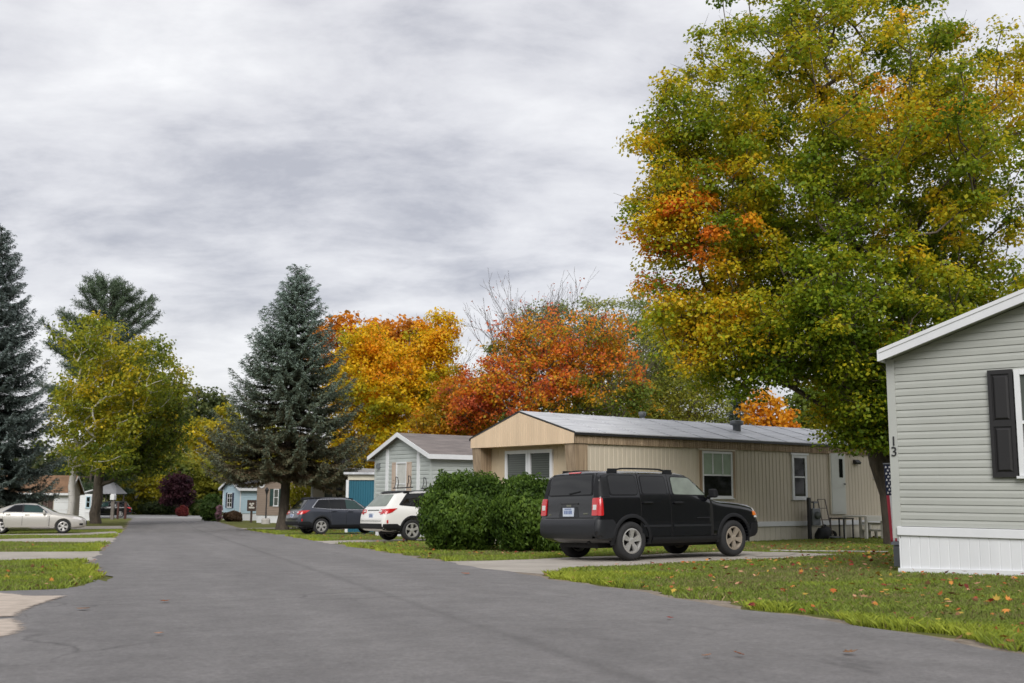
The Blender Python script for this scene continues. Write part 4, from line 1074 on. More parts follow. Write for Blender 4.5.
def ribbed(mb, p0, d, nrm, s0, s1, z0, z1, pitch=.2, groove=.035, depth=.022, jit=0, zt=None):
    """upright sheet with grooves; zt(s) gives the top edge where it is not level"""
    p0, d, nrm = Vector(p0), Vector(d), Vector(nrm); pts = []; s = s0
    while s < s1 - 1e-6:
        w = pitch * (1 + (random.uniform(-jit, jit) if jit else 0)); e = min(s + w, s1); g = min(groove, (e - s) * .4)
        pts += [(s, 0), (e - g, 0), (e - g * .75, -depth), (e - g * .25, -depth)]; s = e
    pts.append((s1, 0))
    if zt is not None:
        extra = [q for q in zt(None) if s0 < q < s1]
        pts = sorted(pts + [(q, 0) for q in extra])
    for (a, ea), (b, eb) in zip(pts[:-1], pts[1:]):
        ta, tb = (z1, z1) if zt is None else (zt(a), zt(b))
        mb.quad(p0 + d*a + nrm*ea + Vector((0,0,z0)), p0 + d*b + nrm*eb + Vector((0,0,z0)), p0 + d*b + nrm*eb + Vector((0,0,tb)), p0 + d*a + nrm*ea + Vector((0,0,ta)))

def window(parent, p0, d, nrm, s0, s1, z0, z1, glass, fm=None, fw=.055, out=.05, mull=(), rails=(.5,), sill=True, inset=.02):
    """a framed window standing proud of the wall p0 + d*s"""
    fm = fm or M['white']; p0, d, nrm = Vector(p0), Vector(d).normalized(), Vector(nrm).normalized(); mb = MB()
    def slab(a, b, c, e, o0, o1):
        vs = [p0 + d*s + nrm*o + Vector((0,0,z)) for o in (o0, o1) for s, z in ((a,c),(b,c),(b,e),(a,e))]
        mb.add(vs, [(0,3,2,1),(4,5,6,7),(0,1,5,4),(1,2,6,5),(2,3,7,6),(3,0,4,7)])
    slab(s0, s0 + fw, z0, z1, -.02, out); slab(s1 - fw, s1, z0, z1, -.02, out)
    slab(s0 + fw, s1 - fw, z1 - fw, z1, -.02, out + .004); slab(s0 + fw, s1 - fw, z0, z0 + fw, -.02, out + .004)
    for r_ in rails: zz = z0 + (z1 - z0) * r_; slab(s0 + fw, s1 - fw, zz - .022, zz + .022, -.01, out - .012)
    for r_ in mull: ss = s0 + (s1 - s0) * r_; slab(ss - .03, ss + .03, z0 + fw, z1 - fw, -.01, out - .006)
    w = mb.build('window', fm, parent)
    mb = MB(); gl = inset - .002
    vs = [p0 + d*s + nrm*o + Vector((0,0,z)) for o in (-.01, gl) for s, z in ((s0+fw-.01,z0+fw-.01),(s1-fw+.01,z0+fw-.01),(s1-fw+.01,z1-fw+.01),(s0+fw-.01,z1-fw+.01))]
    mb.add(vs, [(0,3,2,1),(4,5,6,7),(0,1,5,4),(1,2,6,5),(2,3,7,6),(3,0,4,7)]); mb.build('pane', glass, w)
    if sill:
        mb = MB(); mb.add([p0 + d*s + nrm*o + Vector((0,0,z)) for o in (-.02, out + .03) for s, z in ((s0-.03,z0-.035),(s1+.03,z0-.035),(s1+.03,z0-.003),(s0-.03,z0-.003))], [(0,3,2,1),(4,5,6,7),(0,1,5,4),(1,2,6,5),(2,3,7,6),(3,0,4,7)]); mb.build('sill', fm, w)
    return w

def shutter(parent, p0, d, nrm, s0, s1, z0, z1, m, out=.045, panels=((.04,.47),(.52,.96))):
    p0, d, nrm = Vector(p0), Vector(d).normalized(), Vector(nrm).normalized(); mb = MB()
    def slab(a, b, c, e, o0, o1, tp=0):
        vs = [p0 + d*s + nrm*o0 + Vector((0,0,z)) for s, z in ((a,c),(b,c),(b,e),(a,e))] + [p0 + d*s + nrm*o1 + Vector((0,0,z)) for s, z in ((a+tp,c+tp),(b-tp,c+tp),(b-tp,e-tp),(a+tp,e-tp))]
        mb.add(vs, [(0,3,2,1),(4,5,6,7),(0,1,5,4),(1,2,6,5),(2,3,7,6),(3,0,4,7)])
    slab(s0, s1, z0, z1, -.01, out * .6); st = (s1 - s0) * .14; h = z1 - z0; e = .0
    slab(s0, s0 + st, z0, z1, out * .58, out); slab(s1 - st, s1, z0, z1, out * .58, out)
    prev = 0
    for a, b in panels:
        slab(s0 + st, s1 - st, z0 + h * prev, z0 + h * a, out * .58, out - .001); slab(s0 + st + .012, s1 - st - .012, z0 + h*a + .015, z0 + h*b - .015, out * .58, out * .95, .03); prev = b
    slab(s0 + st, s1 - st, z0 + h * prev, z1, out * .58, out - .001)
    return mb.build('shutter', m, parent)

def gable_roof(parent, W, Lx, ze, rise, m, over_f=.25, over_e=.25, th=.09, trim=None, fascia=.15, y0=0, dirn=1, over_b=.2):
    """two slopes over y = y0 .. y0 + dirn*W, ridge along x; fascia boards on rakes and eaves"""
    mb = MB(); yc = y0 + dirn * W / 2; sl = rise / (W / 2)
    for s in (1, -1):
        ye = yc + s * (W / 2 + over_e); zeav = ze - over_e * sl
        a = [(-over_f, yc, ze + rise), (-over_f, ye, zeav), (-over_f, ye, zeav + th), (-over_f, yc, ze + rise + th)]
        mb.prism(a, (Lx + over_f + over_b, 0, 0))
    roof = mb.build('roof', m, parent)
    if trim:
        mb = MB()
        for s in (1, -1):
            ye = yc + s * (W / 2 + over_e + .004); zeav = ze - (over_e + .004) * sl
            for xx in (-over_f - .03, Lx + over_b + .004):
                mb.prism([(xx, yc + s * .002, ze + rise + th + .012), (xx, ye, zeav + th + .012), (xx, ye, zeav + th + .012 - fascia), (xx, yc + s * .002, ze + rise + th + .012 - fascia)], (.026, 0, 0))
            mb.prism([(-over_f - .002, ye, zeav + th + .006), (-over_f - .002, ye + s * .024, zeav + th + .006), (-over_f - .002, ye + s * .024, zeav + th - fascia), (-over_f - .002, ye, zeav + th - fascia)], (Lx + over_f + over_b, 0, 0))
        mb.build('fascia', trim, parent)
    return roof

def gable_walls(parent, W, Lx, zs, ze, rise, m, course=.15, core=True, depth=.016, name='wall'):
    """lap-sided walls over y = 0 .. W with gables at x = 0 and x = Lx"""
    mb = MB(); sl = rise / (W / 2)
    spg = lambda z: (max(0, (z - ze) / sl), min(W, W - (z - ze) / sl)) if z > ze else (0, W)
    lap(mb, (0, 0, 0), (0, 1, 0), (-1, 0, 0), zs, ze + rise, spg, course, depth)
    lap(mb, (Lx, 0, 0), (0, 1, 0), (1, 0, 0), zs, ze + rise, spg, course, depth)
    lap(mb, (0, 0, 0), (1, 0, 0), (0, -1, 0), zs, ze, lambda z: (0, Lx), course, depth)
    lap(mb, (0, W, 0), (1, 0, 0), (0, 1, 0), zs, ze, lambda z: (0, Lx), course, depth)
    w = mb.build(name, m, parent)
    return w

def skirt(parent, W, Lx, z1, m, y0=0, inset=.03, z0=-.5, pitch=.3):
    mb = MB(); a, b = inset, W - inset
    ribbed(mb, (inset, y0, 0), (0, 1, 0), (-1, 0, 0), a, b, z0, z1, pitch, .03, .012); ribbed(mb, (Lx - inset, y0, 0), (0, 1, 0), (1, 0, 0), a, b, z0, z1, pitch, .03, .012)
    ribbed(mb, (0, y0 + inset, 0), (1, 0, 0), (0, -1, 0), inset, Lx - inset, z0, z1, pitch, .03, .012); ribbed(mb, (0, y0 + W - inset, 0), (1, 0, 0), (0, 1, 0), inset, Lx - inset, z0, z1, pitch, .03, .012)
    return mb.build('skirting', m, parent)

# ---- the long tan home behind the black 4x4
def tan_home():
    fr = Frame((1.64, 27.4), YAW); W, L = 4.77, 18.0
    ZS, ZE, ZR, ZF = .56, 2.96, 3.61, 2.67
    h = fr.place('mobile_home', 'long tan ribbed mobile home with silver metal roof and peach front gable', 'mobile home')
    X0 = .42
    mb = MB(); ribbed(mb, (0, .03, 0), (1, 0, 0), (0, -1, 0), X0, L, ZS, ZF + .1, .16, .04, .011)
    ribbed(mb, (0, W - .03, 0), (1, 0, 0), (0, 1, 0), X0, L, ZS, ZF + .1, .16, .04, .011); ribbed(mb, (L, 0, 0), (0, 1, 0), (1, 0, 0), .03, W - .03, ZS, ZE + .1, .16, .05, .02)
    mb.build('wall', M['tan_side'], h)
    mb = MB(); ribbed(mb, (X0, 0, 0), (0, 1, 0), (-1, 0, 0), .04, W - .04, ZS, ZE, .4, .02, .008); mb.build('front_wall', M['tan_panel'], h)
    # roof: low metal gable with rolled seams
    mb = MB(); sl = (ZR - ZE) / (W / 2)
    for s in (1, -1):
        ye = W / 2 + s * (W / 2 + .07); zz = ZE - .07 * sl
        mb.prism([(-.03, W/2, ZR), (-.03, ye, zz), (-.03, ye, zz + .035), (-.03, W/2, ZR + .035)], (L + .1, 0, 0))
        for x in np.arange(1.0, L, 1.22):
            mb.bar((x, W/2, ZR + .04), (x, ye, zz + .04), .05, .02)
    roof = mb.build('roof', M['metal_roof'], h)
    mb = MB()
    for s in (1, -1):
        ye = W / 2 + s * (W / 2 + .10); mb.box(-.05, L + .08, min(ye, ye - s*.028), max(ye, ye - s*.028), ZE - .075, ZE - .01)
    for s in (1, -1):
        mb.bar((-.042, W/2, ZR + .022), (-.042, W/2 + s*(W/2+.07), ZE - .07*sl + .022), .02, .016)
    mb.build('drip_edge', M['black_metal'], h)
    # side band under the eave and the front gable panel
    mb = MB()
    ribbed(mb, (0, -.035, 0), (1, 0, 0), (0, -1, 0), -.01, L, ZF, ZE - .07, .075, .028, .014, .25); ribbed(mb, (0, W + .035, 0), (1, 0, 0), (0, 1, 0), -.01, L, ZF, ZE - .07, .075, .028, .014, .25)
    mb.quad((-.01, -.035, ZF), (L, -.035, ZF), (L, .04, ZF), (-.01, .04, ZF)); mb.quad((-.01, W + .035, ZF), (L, W + .035, ZF), (L, W - .04, ZF), (-.01, W - .04, ZF))
    mb.build('eave_band', M['wood_brown'], h)
    mb = MB(); tp = lambda s: [W / 2] if s is None else ZE - .02 + (ZR - ZE) * (1 - abs(s - W/2) / (W/2))
    ribbed(mb, (-.035, 0, 0), (0, 1, 0), (-1, 0, 0), -.035, W + .035, ZF, 0, .105, .012, .008, .1, tp)
    mb.quad((-.035, -.035, ZF), (X0, -.035, ZF), (X0, W + .035, ZF), (-.035, W + .035, ZF))
    mb.build('gable_panel', M['wood_gable'], h)
    # boxed tapering fins either side of the front
    for y0, sgn in ((0.0, 1), (W, -1)):
        mb = MB(); y1 = y0 + sgn * .40; a, b = min(y0, y1), max(y0, y1)
        mb.prism([(-.005, a, ZF - .002), (.44, a, ZF - .002), (.44, a, .50), (.20, a, .50)], (0, b - a, 0))
        if sgn > 0:
            ribbed(mb, (0, a - .006, 0), (1, 0, 0), (0, -1, 0), .22, .44, .5, ZF - .01, .075, .028, .012, .25)
        mb.build('fin', M['wood_brown'], h)
    # skirting with a top rail
    mb = MB(); ribbed(mb, (0, .06, 0), (1, 0, 0), (0, -1, 0), X0, L, -.35, ZS - .1, .24, .03, .012); ribbed(mb, (X0 + .02, 0, 0), (0, 1, 0), (-1, 0, 0), .06, W - .06, -.35, ZS - .1, .24, .03, .012)
    ribbed(mb, (0, W - .06, 0), (1, 0, 0), (0, 1, 0), X0, L, -.35, ZS - .1, .24, .03, .012); ribbed(mb, (L - .04, 0, 0), (0, 1, 0), (1, 0, 0), .06, W - .06, -.35, ZS - .1, .24, .03, .012)
    mb.build('skirting', M['skirt_tan'], h)
    mb = MB(); mb.box(X0, L, .01, .055, ZS - .13, ZS + .015); mb.box(X0 - .02, X0 + .015, .06, W - .06, ZS - .13, ZS + .015); mb.build('skirt_rail', M['white'], h)
    SN = ((0, .03, 0), (1, 0, 0), (0, -1, 0))
    # side windows and door
    a = fr.side(701.5, 451); b = fr.side(733, 498)
    w = window(h, *SN, a[0], b[0], b[1], a[1], M['glass_green'], fw=.06, rails=(.49,))
    mb = MB()
    for k in (.36, .68): mb = MB(); mb.box(a[0] + (b[0]-a[0])*k - .012, a[0] + (b[0]-a[0])*k + .012, -.012, .03, b[1] + (a[1]-b[1])*.52, a[1] - .06); mb.build('glazing_bar', M['white'], w)
    mb = MB(); z0 = b[1] + .06; mb.box(a[0] + .055, b[0] - .055, -.002, .012, z0, z0 + (a[1] - b[1]) * .43); mb.build('screen', M['glass'], w)
    for c_, e_ in ((a[0] - .07, a[0] - .003), (b[0] + .003, b[0] + .09)): mb = MB(); mb.box(c_, e_, -.03, .03, b[1] - .02, a[1] + .02); mb.build('trim', M['wood_brown'], w)
    mb = MB(); mb.box(a[0] - .12, b[0] + .12, -.04, .02, a[1] + .022, a[1] + .07); mb.build('head_trim', M['tan_side'], w)
    a = fr.side(791.5, 455); b = fr.side(807.5, 499)
    window(h, *SN, a[0], b[0], b[1], a[1], M['glass'], fw=.085, rails=(.5,))
    mb = MB(); mb.box(a[0] - .06, b[0] + .06, -.05, .02, a[1] + .005, a[1] + .06)
    mb.build('head_trim', M['white'], h)
    a = fr.side(873.5, 459); b = fr.side(888, 478); window(h, *SN, a[0], b[0], b[1], a[1], M['glass_screen'], fw=.07, rails=(.5,))
    a = fr.side(829.5, 453); b = fr.side(845.5, 514)
    mb = MB(); mb.box(a[0], b[0], -.035, .03, b[1], a[1]); mb.box(a[0] + .02, b[0] - .02, -.042, -.03, b[1] + .05, b[1] + (a[1]-b[1]) * .42); mb.box(a[0] + .02, b[0] - .02, -.042, -.03, b[1] + (a[1]-b[1]) * .43, a[1] - .05)
    d = mb.build('door', mat('pale_grey_door', (.50, .51, .47), .5, .05, 2), h)
    mb = MB(); mb.box(b[0] - .30, b[0] - .12, -.052, -.03, b[1] + (a[1]-b[1])*.60, a[1] - .18); mb.build('window', M['glass'], d)
    mb = MB(); mb.lathe([(0, .07), (.028, .06), (.03, .03), (.012, .02), (.012, -.01)], (b[0] - .08, -.042, b[1] + .95), (0, -1, 0), 12); mb.build('handle', M['grey_metal'], d)
    mb = MB(); mb.box(a[0] - .05, a[0] - .003, -.03, .03, b[1], a[1] + .05); mb.box(b[0] + .003, b[0] + .05, -.03, .03, b[1], a[1] + .05); mb.build('frame', M['skirt_tan'], d)
    p = fr.side(855.5, 462); mb = MB(); mb.prism([(p[0] - .1, .02, p[1] - .06), (p[0] - .1, -.10, p[1] - .08), (p[0] - .1, -.14, p[1] - .02), (p[0] - .1, -.05, p[1] + .07), (p[0] - .1, .02, p[1] + .07)], (.22, 0, 0)); mb.build('porch_light', M['black_metal'], h)
    # front double window
    FN = ((X0, 0, 0), (0, 1, 0), (-1, 0, 0))
    a = fr.front(553.5, 448, X0); b = fr.front(529.6, 448, X0); c = fr.front(506.5, 448, X0); zt = ZF - .10; zb = zt - 1.62
    for s0, s1 in ((a[0], b[0] - .008), (b[0] + .008, c[0])):
        w = window(h, *FN, s0, s1, zb, zt, M['glass_blind'], fw=.10, rails=(.5,), out=.06)
    # roof vents
    for px, py, r_, hh, yv in ((642.5, 424, .10, .32, 2.6), (737, 434, .18, .35, 1.3)):
        x, z = fr.side(px, py, yv); zr = ZE + (ZR - ZE) * (1 - abs(yv - W/2) / (W/2))
        mb = MB(); mb.lathe([(r_*.7, -.05), (r_*.7, hh*.55), (r_*1.15, hh*.6), (r_*1.2, hh*.92), (r_*.7, hh), (0, hh)], (x, yv, zr), (0, 0, 1), 14); mb.build('roof_vent', M['grey_metal'], h, True)
    mb = MB(); mb.tube((14.2, 2.9, ZE + .3), (14.2, 2.9, ZR + .35), .06, .06, 10); mb.build('vent_pipe', M['white'], h)
    return fr, h
TAN, _ = tan_home()

# ---- number 13, the grey vinyl home on the right
def house13():
    yaw = R(50.9); fr = Frame((5.41, 15.0), yaw); o0 = fr.o.copy()
    W, L = 8.0, 17.0; pitch = .335; rise = W / 2 * pitch
    h = fr.place('mobile_home', 'grey vinyl sided home with white skirting and black shutters marked 13', 'mobile home')
    zs = fr.front(900, 526)[1]; ze = zs + 23 * .1016
    ns = lambda: None
    mb = MB()
    spg = lambda z: (-W + max(0, (z - ze) / pitch), -max(0, (z - ze) / pitch))
    lap(mb, (0, 0, 0), (0, 1, 0), (-1, 0, 0), zs, ze + rise, spg, .1016, .014); lap(mb, (L, 0, 0), (0, 1, 0), (1, 0, 0), zs, ze + rise, spg, .1016, .014)
    lap(mb, (0, 0, 0), (1, 0, 0), (0, 1, 0), zs, ze, lambda z: (0, L), .1016, .014); lap(mb, (0, -W, 0), (1, 0, 0), (0, -1, 0), zs, ze, lambda z: (0, L), .1016, .014)
    mb.build('wall', M['vinyl'], h)
    mb = MB(); mb.box(-.026, .08, -.095, .02, zs - .17, ze + .02); mb.box(.082, .09, .021, .026, zs, ze); mb.build('corner_trim', M['vinyl_trim'], h, bevel=.006)
    mb = MB(); mb.box(-.026, .08, -W - .02, -W + .095, zs - .17, ze + .02); mb.build('corner_trim', M['vinyl_trim'], h, bevel=.006)
    # roof with white fascia and grey soffit
    ov, oe, th = .25, .01, .11
    mb = MB(); yc = -W / 2
    for s in (1, -1):
        ye = yc + s * (W/2 + oe); z1 = ze - oe * pitch + .10
        mb.prism([(-ov, yc, ze + rise + .10), (-ov, ye, z1), (-ov, ye, z1 + .03), (-ov, yc, ze + rise + .13)], (L + 2*ov, 0, 0))
    mb.build('roof', M['shingle_dark'], h)
    mb = MB()
    for s in (1, -1):
        ye = yc + s * (W/2 + oe); z1 = ze - oe * pitch
        mb.prism([(-ov + .03, yc, ze + rise + .02), (-ov + .03, ye - s*.03, z1 + .02), (-ov + .03, ye - s*.03, z1 + .035), (-ov + .03, yc, ze + rise + .035)], (ov - .0, 0, 0))
    mb.build('soffit', M['vinyl_trim'], h)
    mb = MB()
    for s in (1, -1):
        ye = yc + s * (W/2 + oe + .012); z1 = ze - (oe + .012) * pitch
        for x in (-ov - .03, L + ov + .004):
            mb.prism([(x, yc + s*.001, ze + rise + .145), (x, ye, z1 + .145), (x, ye, z1 - .02), (x, yc + s*.001, ze + rise - .02)], (.03, 0, 0))
            mb.prism([(x - .012, yc + s*.001, ze + rise + .150), (x - .012, ye, z1 + .150), (x - .012, ye, z1 + .095), (x - .012, yc + s*.001, ze + rise + .095)], (.012, 0, 0))
        mb.prism([(-ov - .03, ye, z1 + .142), (-ov - .03, ye + s*.03, z1 + .142), (-ov - .03, ye + s*.03, z1 - .02), (-ov - .03, ye, z1 - .02)], (L + 2*ov + .06, 0, 0))
    mb.build('fascia', M['white_v'], h, bevel=.004)
    # skirting
    zb = -.30
    mb = MB(); y1 = -.06
    ribbed(mb, (-.03, 0, 0), (0, 1, 0), (-1, 0, 0), -W, y1, zb, zs - .02, .13, .02, .004); ribbed(mb, (0, y1, 0), (1, 0, 0), (0, 1, 0), -.03, L, zb, zs - .02, .13, .022, .010)
    sk = mb.build('skirting', M['white_v'], h)
    mb = MB(); mb.box(-.062, .02, -W, y1 + .012, zs - .125, zs - .006); mb.box(.02, L, y1 - .02, y1 + .02, zs - .125, zs - .006); mb.build('skirt_rail', M['white_v'], h, bevel=.006)
    gzl = lambda y: float(gz(*(fr.o + fr.v * y).xy)) - fr.o.z
    mb = MB()
    for k in range(16):
        ya, yb = y1 + .02 - k * .5, y1 + .02 - (k + 1) * .5
        za, zb2 = gzl(ya), gzl(yb)
        mb.prism([(-.058, ya, za - .1), (-.058, yb, zb2 - .1), (-.058, yb, zb2 + .075), (-.058, ya, za + .075)], (.04, 0, 0))
    mb.build('skirt_base', M['white_v'], h)
    # window between shutters
    s1 = fr.front(991.5, 430)[0]; s0 = fr.front(1016.5, 430)[0]; zt = fr.front(1003, 370)[1]; zb = fr.front(1003, 477.5)[1]
    FN = ((-.014, 0, 0), (0, 1, 0), (-1, 0, 0))
    shutter(h, *FN, s0, s1, zb, zt, M['shutter'], .05)
    wl = s0 - .02 - .95
    window(h, *FN, wl, s0 - .02, zb + .02, zt - .01, M['glass_screen'], fw=.07, rails=(.5,))
    shutter(h, *FN, wl - .02 - (s1 - s0), wl - .02, zb, zt, M['shutter'], .05)
    # the number on the corner board
    num = None
    for ch, py in (('1', 441.5), ('3', 452)):
        cu = bpy.data.curves.new('num', 'FONT'); cu.body = ch; cu.size = .19; cu.extrude = .006; cu.align_x = 'CENTER'; cu.align_y = 'CENTER'
        t = bpy.data.objects.new('num', cu); COL.objects.link(t); bpy.context.view_layer.update()
        me = eval_mesh(t); bpy.data.objects.remove(t)
        o = link_mesh('house_number', me, M['black_metal'], h)
        y, z = fr.front(895.6 if ch == '1' else 896.4, py, -.026)
        o.matrix_local = Matrix(((0, 0, -1, -.034), (-1, 0, 0, -.046), (0, 1, 0, z), (0, 0, 0, 1)))
    return fr, h, (W, L, zs)
H13, _, _dim13 = house13()

# ---- homes further down the street
def grey_home():
    fr = Frame((-3.03, 40.0), YAW); W, L = 4.3, 14; ze, rise, zs = 3.10, .80, .6
    h = fr.place('mobile_home', 'grey green sided home with white trim and brown shingle roof behind the white car', 'mobile home')
    gable_walls(h, W, L, zs, ze, rise, M['grey_siding'], .16, depth=.022); skirt(h, W, L, zs, M['white_v'])
    gable_roof(h, W, L, ze, rise, M['shingle'], .26, .26, .10, M['white'], .17)
    FN = ((-.02, 0, 0), (0, 1, 0), (-1, 0, 0))
    for px in (387.8, 419): 
        y = fr.front(px, 470)[0]; zt = ze + (rise / (W/2)) * min(y, W - y) - .06
        mb = MB(); mb.box(-.05, .0, y - .10, y + .10, zs, zt); mb.build('trim_board', M['white'], h)
    for c_, e_ in ((-.045, .05), (W - .05, W + .045)): mb = MB(); mb.box(-.045, .03, c_, e_, zs, ze); mb.build('corner_trim', M['grey_siding'], h)
    a = fr.front(408, 462); b = fr.front(397.5, 462)
    window(h, *FN, a[0], b[0], a[1] - 1.55, a[1], M['blind'], rails=(.45,))
    shutter(h, *FN, b[0] + .02, b[0] + .32, a[1] - 1.55, a[1], M['pink'], .05); shutter(h, *FN, a[0] - .32, a[0] - .02, a[1] - 1.55, a[1], M['pink'], .05)
    y, z = fr.front(380, 466); mb = MB(); mb.prism([(-.02, y - .06, z - .12), (-.16, y - .06, z - .10), (-.16, y - .06, z + .05), (-.02, y - .06, z + .12)], (0, .14, 0)); mb.build('porch_light', M['grey_metal'], h)
    SN = ((0, -.02, 0), (1, 0, 0), (0, -1, 0)); window(h, *SN, 4.2, 5.2, 1.6, 2.7, M['glass_screen'])
    return fr
GREY = grey_home()

def blue_home():
    p = on_ground(240.5, 97); fr = Frame((p.x, p.y), YAW); W, L = 4.3, 12; ze, rise, zs = 2.95, .85, .65
    h = fr.place('mobile_home', 'small light blue home with dark grey roof at the far end of the street', 'mobile home')
    gable_walls(h, W, L, zs, ze, rise, M['blue_siding'], .2, depth=.02); skirt(h, W, L, zs, M['white_v'])
    gable_roof(h, W, L, ze, rise, M['shingle_dark'], .35, .35, .10, M['white'], .22)
    FN = ((-.02, 0, 0), (0, 1, 0), (-1, 0, 0))
    window(h, *FN, 1.95, 3.15, 1.15, 2.45, M['glass'], mull=(.5,), rails=(.33, .66))
    shutter(h, *FN, 1.60, 1.93, 1.1, 2.5, M['navy'], .05); shutter(h, *FN, 3.17, 3.5, 1.1, 2.5, M['navy'], .05)
    for c_, e_ in ((-.045, .06), (W - .06, W + .045)): mb = MB(); mb.box(-.045, .03, c_, e_, zs, ze); mb.build('corner_trim', M['white'], h)
    mb = MB(); mb.box(3.5, 3.9, 1.4, 1.8, ze + .2, ze + 1.1); mb.build('roof_vent', M['white'], h)
blue_home()

def brown_home():
    p = on_ground(313, 86); fr = Frame((p.x, p.y), R(78)); W, L = 4.9, 14; ze, rise, zs = 3.1, .9, .6
    h = fr.place('mobile_home', 'taupe brown sided home with green shutters behind the tall spruce', 'mobile home')
    gable_walls(h, W, L, zs, ze, rise, M['brown_siding'], .18, depth=.02); skirt(h, W, L, zs, M['white_v'])
    gable_roof(h, W, L, ze, rise, M['shingle_dark'], .3, .3, .1, M['white'], .2)
    FN = ((-.02, 0, 0), (0, 1, 0), (-1, 0, 0))
    a = fr.front(279.2, 489); b = fr.front(273.5, 506)
    green = mat('dark_green_shutter', (.018, .05, .045), .5, .1, 3)
    window(h, *FN, a[0], b[0], b[1], a[1], M['glass_screen'], rails=(.5,)); shutter(h, *FN, a[0] - .32, a[0] - .02, b[1], a[1], green, .05); shutter(h, *FN, b[0] + .02, b[0] + .32, b[1], a[1], green, .05)
    y, z = fr.front(262, 484.5); mb = MB(); mb.lathe([(.17, .0), (.17, .05), (.30, .05), (.30, 0)], (-.02, y, z), (-1, 0, 0), 8)
    w = mb.build('window', M['white'], h); mb = MB(); mb.lathe([(0, .02), (.2, .02)], (-.02, y, z), (-1, 0, 0), 8); mb.build('pane', M['glass'], w)
brown_home()

def beige_home():
    p = on_ground(356, 60); fr = Frame((p.x, p.y), R(60)); W, L = 3.2, 12; zs, ze, rise = .55, 3.1, .35
    h = fr.place('mobile_home', 'old beige mobile home with two dark front windows behind the slate car', 'mobile home')
    gable_walls(h, W, L, zs, ze, rise, M['beige'], .6, depth=.01); skirt(h, W, L, zs, M['skirt_tan'])
    gable_roof(h, W, L, ze, rise, M['metal_roof'], .5, .1, .06, M['cream'], .25)
    FN = ((-.01, 0, 0), (0, 1, 0), (-1, 0, 0))
    a, b, c, d = (fr.front(q, 490)[0] for q in (344.5, 335.3, 334, 324))
    window(h, *FN, a, b, 1.2, 2.75, M['glass'], M['beige'], fw=.07, rails=(.4,)); window(h, *FN, c, d, 1.2, 2.75, M['glass_screen'], M['beige'], fw=.07, rails=())
    e = fr.front(315, 490)[0]; mb = MB(); mb.box(-.35, -.27, min(e, W) - .1, min(e, W), zs - .5, ze); mb.build('porch_post', M['white'], h)
beige_home()

def teal_shed():
    p = on_ground(379.5, 51); fr = Frame((p.x, p.y), R(80)); W, L = 1.30, 5
    h = fr.place('shed', 'teal metal shed under a cream fascia beside the grey green home', 'shed'); W = 1.55
    mb = MB(); ribbed(mb, (0, 0, 0), (0, 1, 0), (-1, 0, 0), 0, W, -.2, 2.55, .12, .03, .02); ribbed(mb, (0, 0, 0), (1, 0, 0), (0, -1, 0), 0, L, -.2, 2.55, .12, .03, .02); ribbed(mb, (0, W, 0), (1, 0, 0), (0, 1, 0), 0, L, -.2, 2.55, .12, .03, .02); mb.quad((L, 0, -.2), (L, W, -.2), (L, W, 2.5), (L, 0, 2.5))
    mb.build('wall', M['teal'], h)
    mb = MB(); mb.box(-.06, .02, -.05, W + .05, 2.5, 2.76); mb.build('fascia', M['cream'], h)
    mb = MB(); mb.prism([(-.25, -.1, 2.765), (-.25, W + .2, 2.765), (-.25, W + .2, 2.87), (-.25, -.1, 2.87)], (L + .3, 0, .05)); mb.build('roof', M['metal_roof'], h)
    mb = MB(); mb.box(-.05, .02, W - .005, W + .13, -.2, 2.5); mb.build('corner_trim', M['white'], h)
teal_shed()

def left_house():
    p = on_ground(-66, 80); fr = Frame((p.x, p.y), 0); L = 10.15; D = 2.0; ze, rise = 2.55, .95
    h = fr.place('house', 'beige house with white garage door and rusty brown roof behind the pale sedan', 'house')
    mb = MB(); lap(mb, (0, 0, 0), (1, 0, 0), (0, -1, 0), -.2, ze, lambda z: (0, L), .2, .02)
    sp = lambda z: (max(0, (z - ze) / (rise / (D/2))), D - max(0, (z - ze) / (rise / (D/2)))) if z > ze else (0, D)
    lap(mb, (0, 0, 0), (0, 1, 0), (-1, 0, 0), -.2, ze + rise, sp, .2, .02); lap(mb, (L, 0, 0), (0, 1, 0), (1, 0, 0), -.2, ze + rise, sp, .2, .02); lap(mb, (0, D, 0), (1, 0, 0), (0, 1, 0), -.2, ze, lambda z: (0, L), .2, .02)
    mb.build('wall', M['beige'], h)
    gable_roof(h, D, L, ze, rise, M['roof_rust'], .3, .4, .1, M['white'], .16)
    SN = ((0, -.02, 0), (1, 0, 0), (0, -1, 0)); X = lambda px: fr.side(px, 500)[0]
    mb = MB()
    for k in range(4): mb.box(X(54.5), X(70), -.06, -.015, -.1 + .56 * k, -.1 + .56 * k + .545)
    mb.build('garage_door', M['white'], h)
    window(h, *SN, X(23), X(33), .9, 2.05, M['glass'], mull=(.33, .66), rails=(.5,)); shutter(h, *SN, X(33.3), X(36), .85, 2.1, M['navy'], .05); shutter(h, *SN, X(20), X(22.7), .85, 2.1, M['navy'], .05)
    brown = mat('brown_board', (.06, .035, .028), .6, .15, 3); 
    shutter(h, *SN, X(42.5), X(47.6), 1.0, 2.2, brown, .05); shutter(h, *SN, X(48.2), X(53.3), 1.0, 2.2, brown, .05)
    mb = MB(); mb.box(X(36.5), X(41), -.06, -.0, -.2, ze); mb.build('pilaster', M['cream'], h)
left_house()

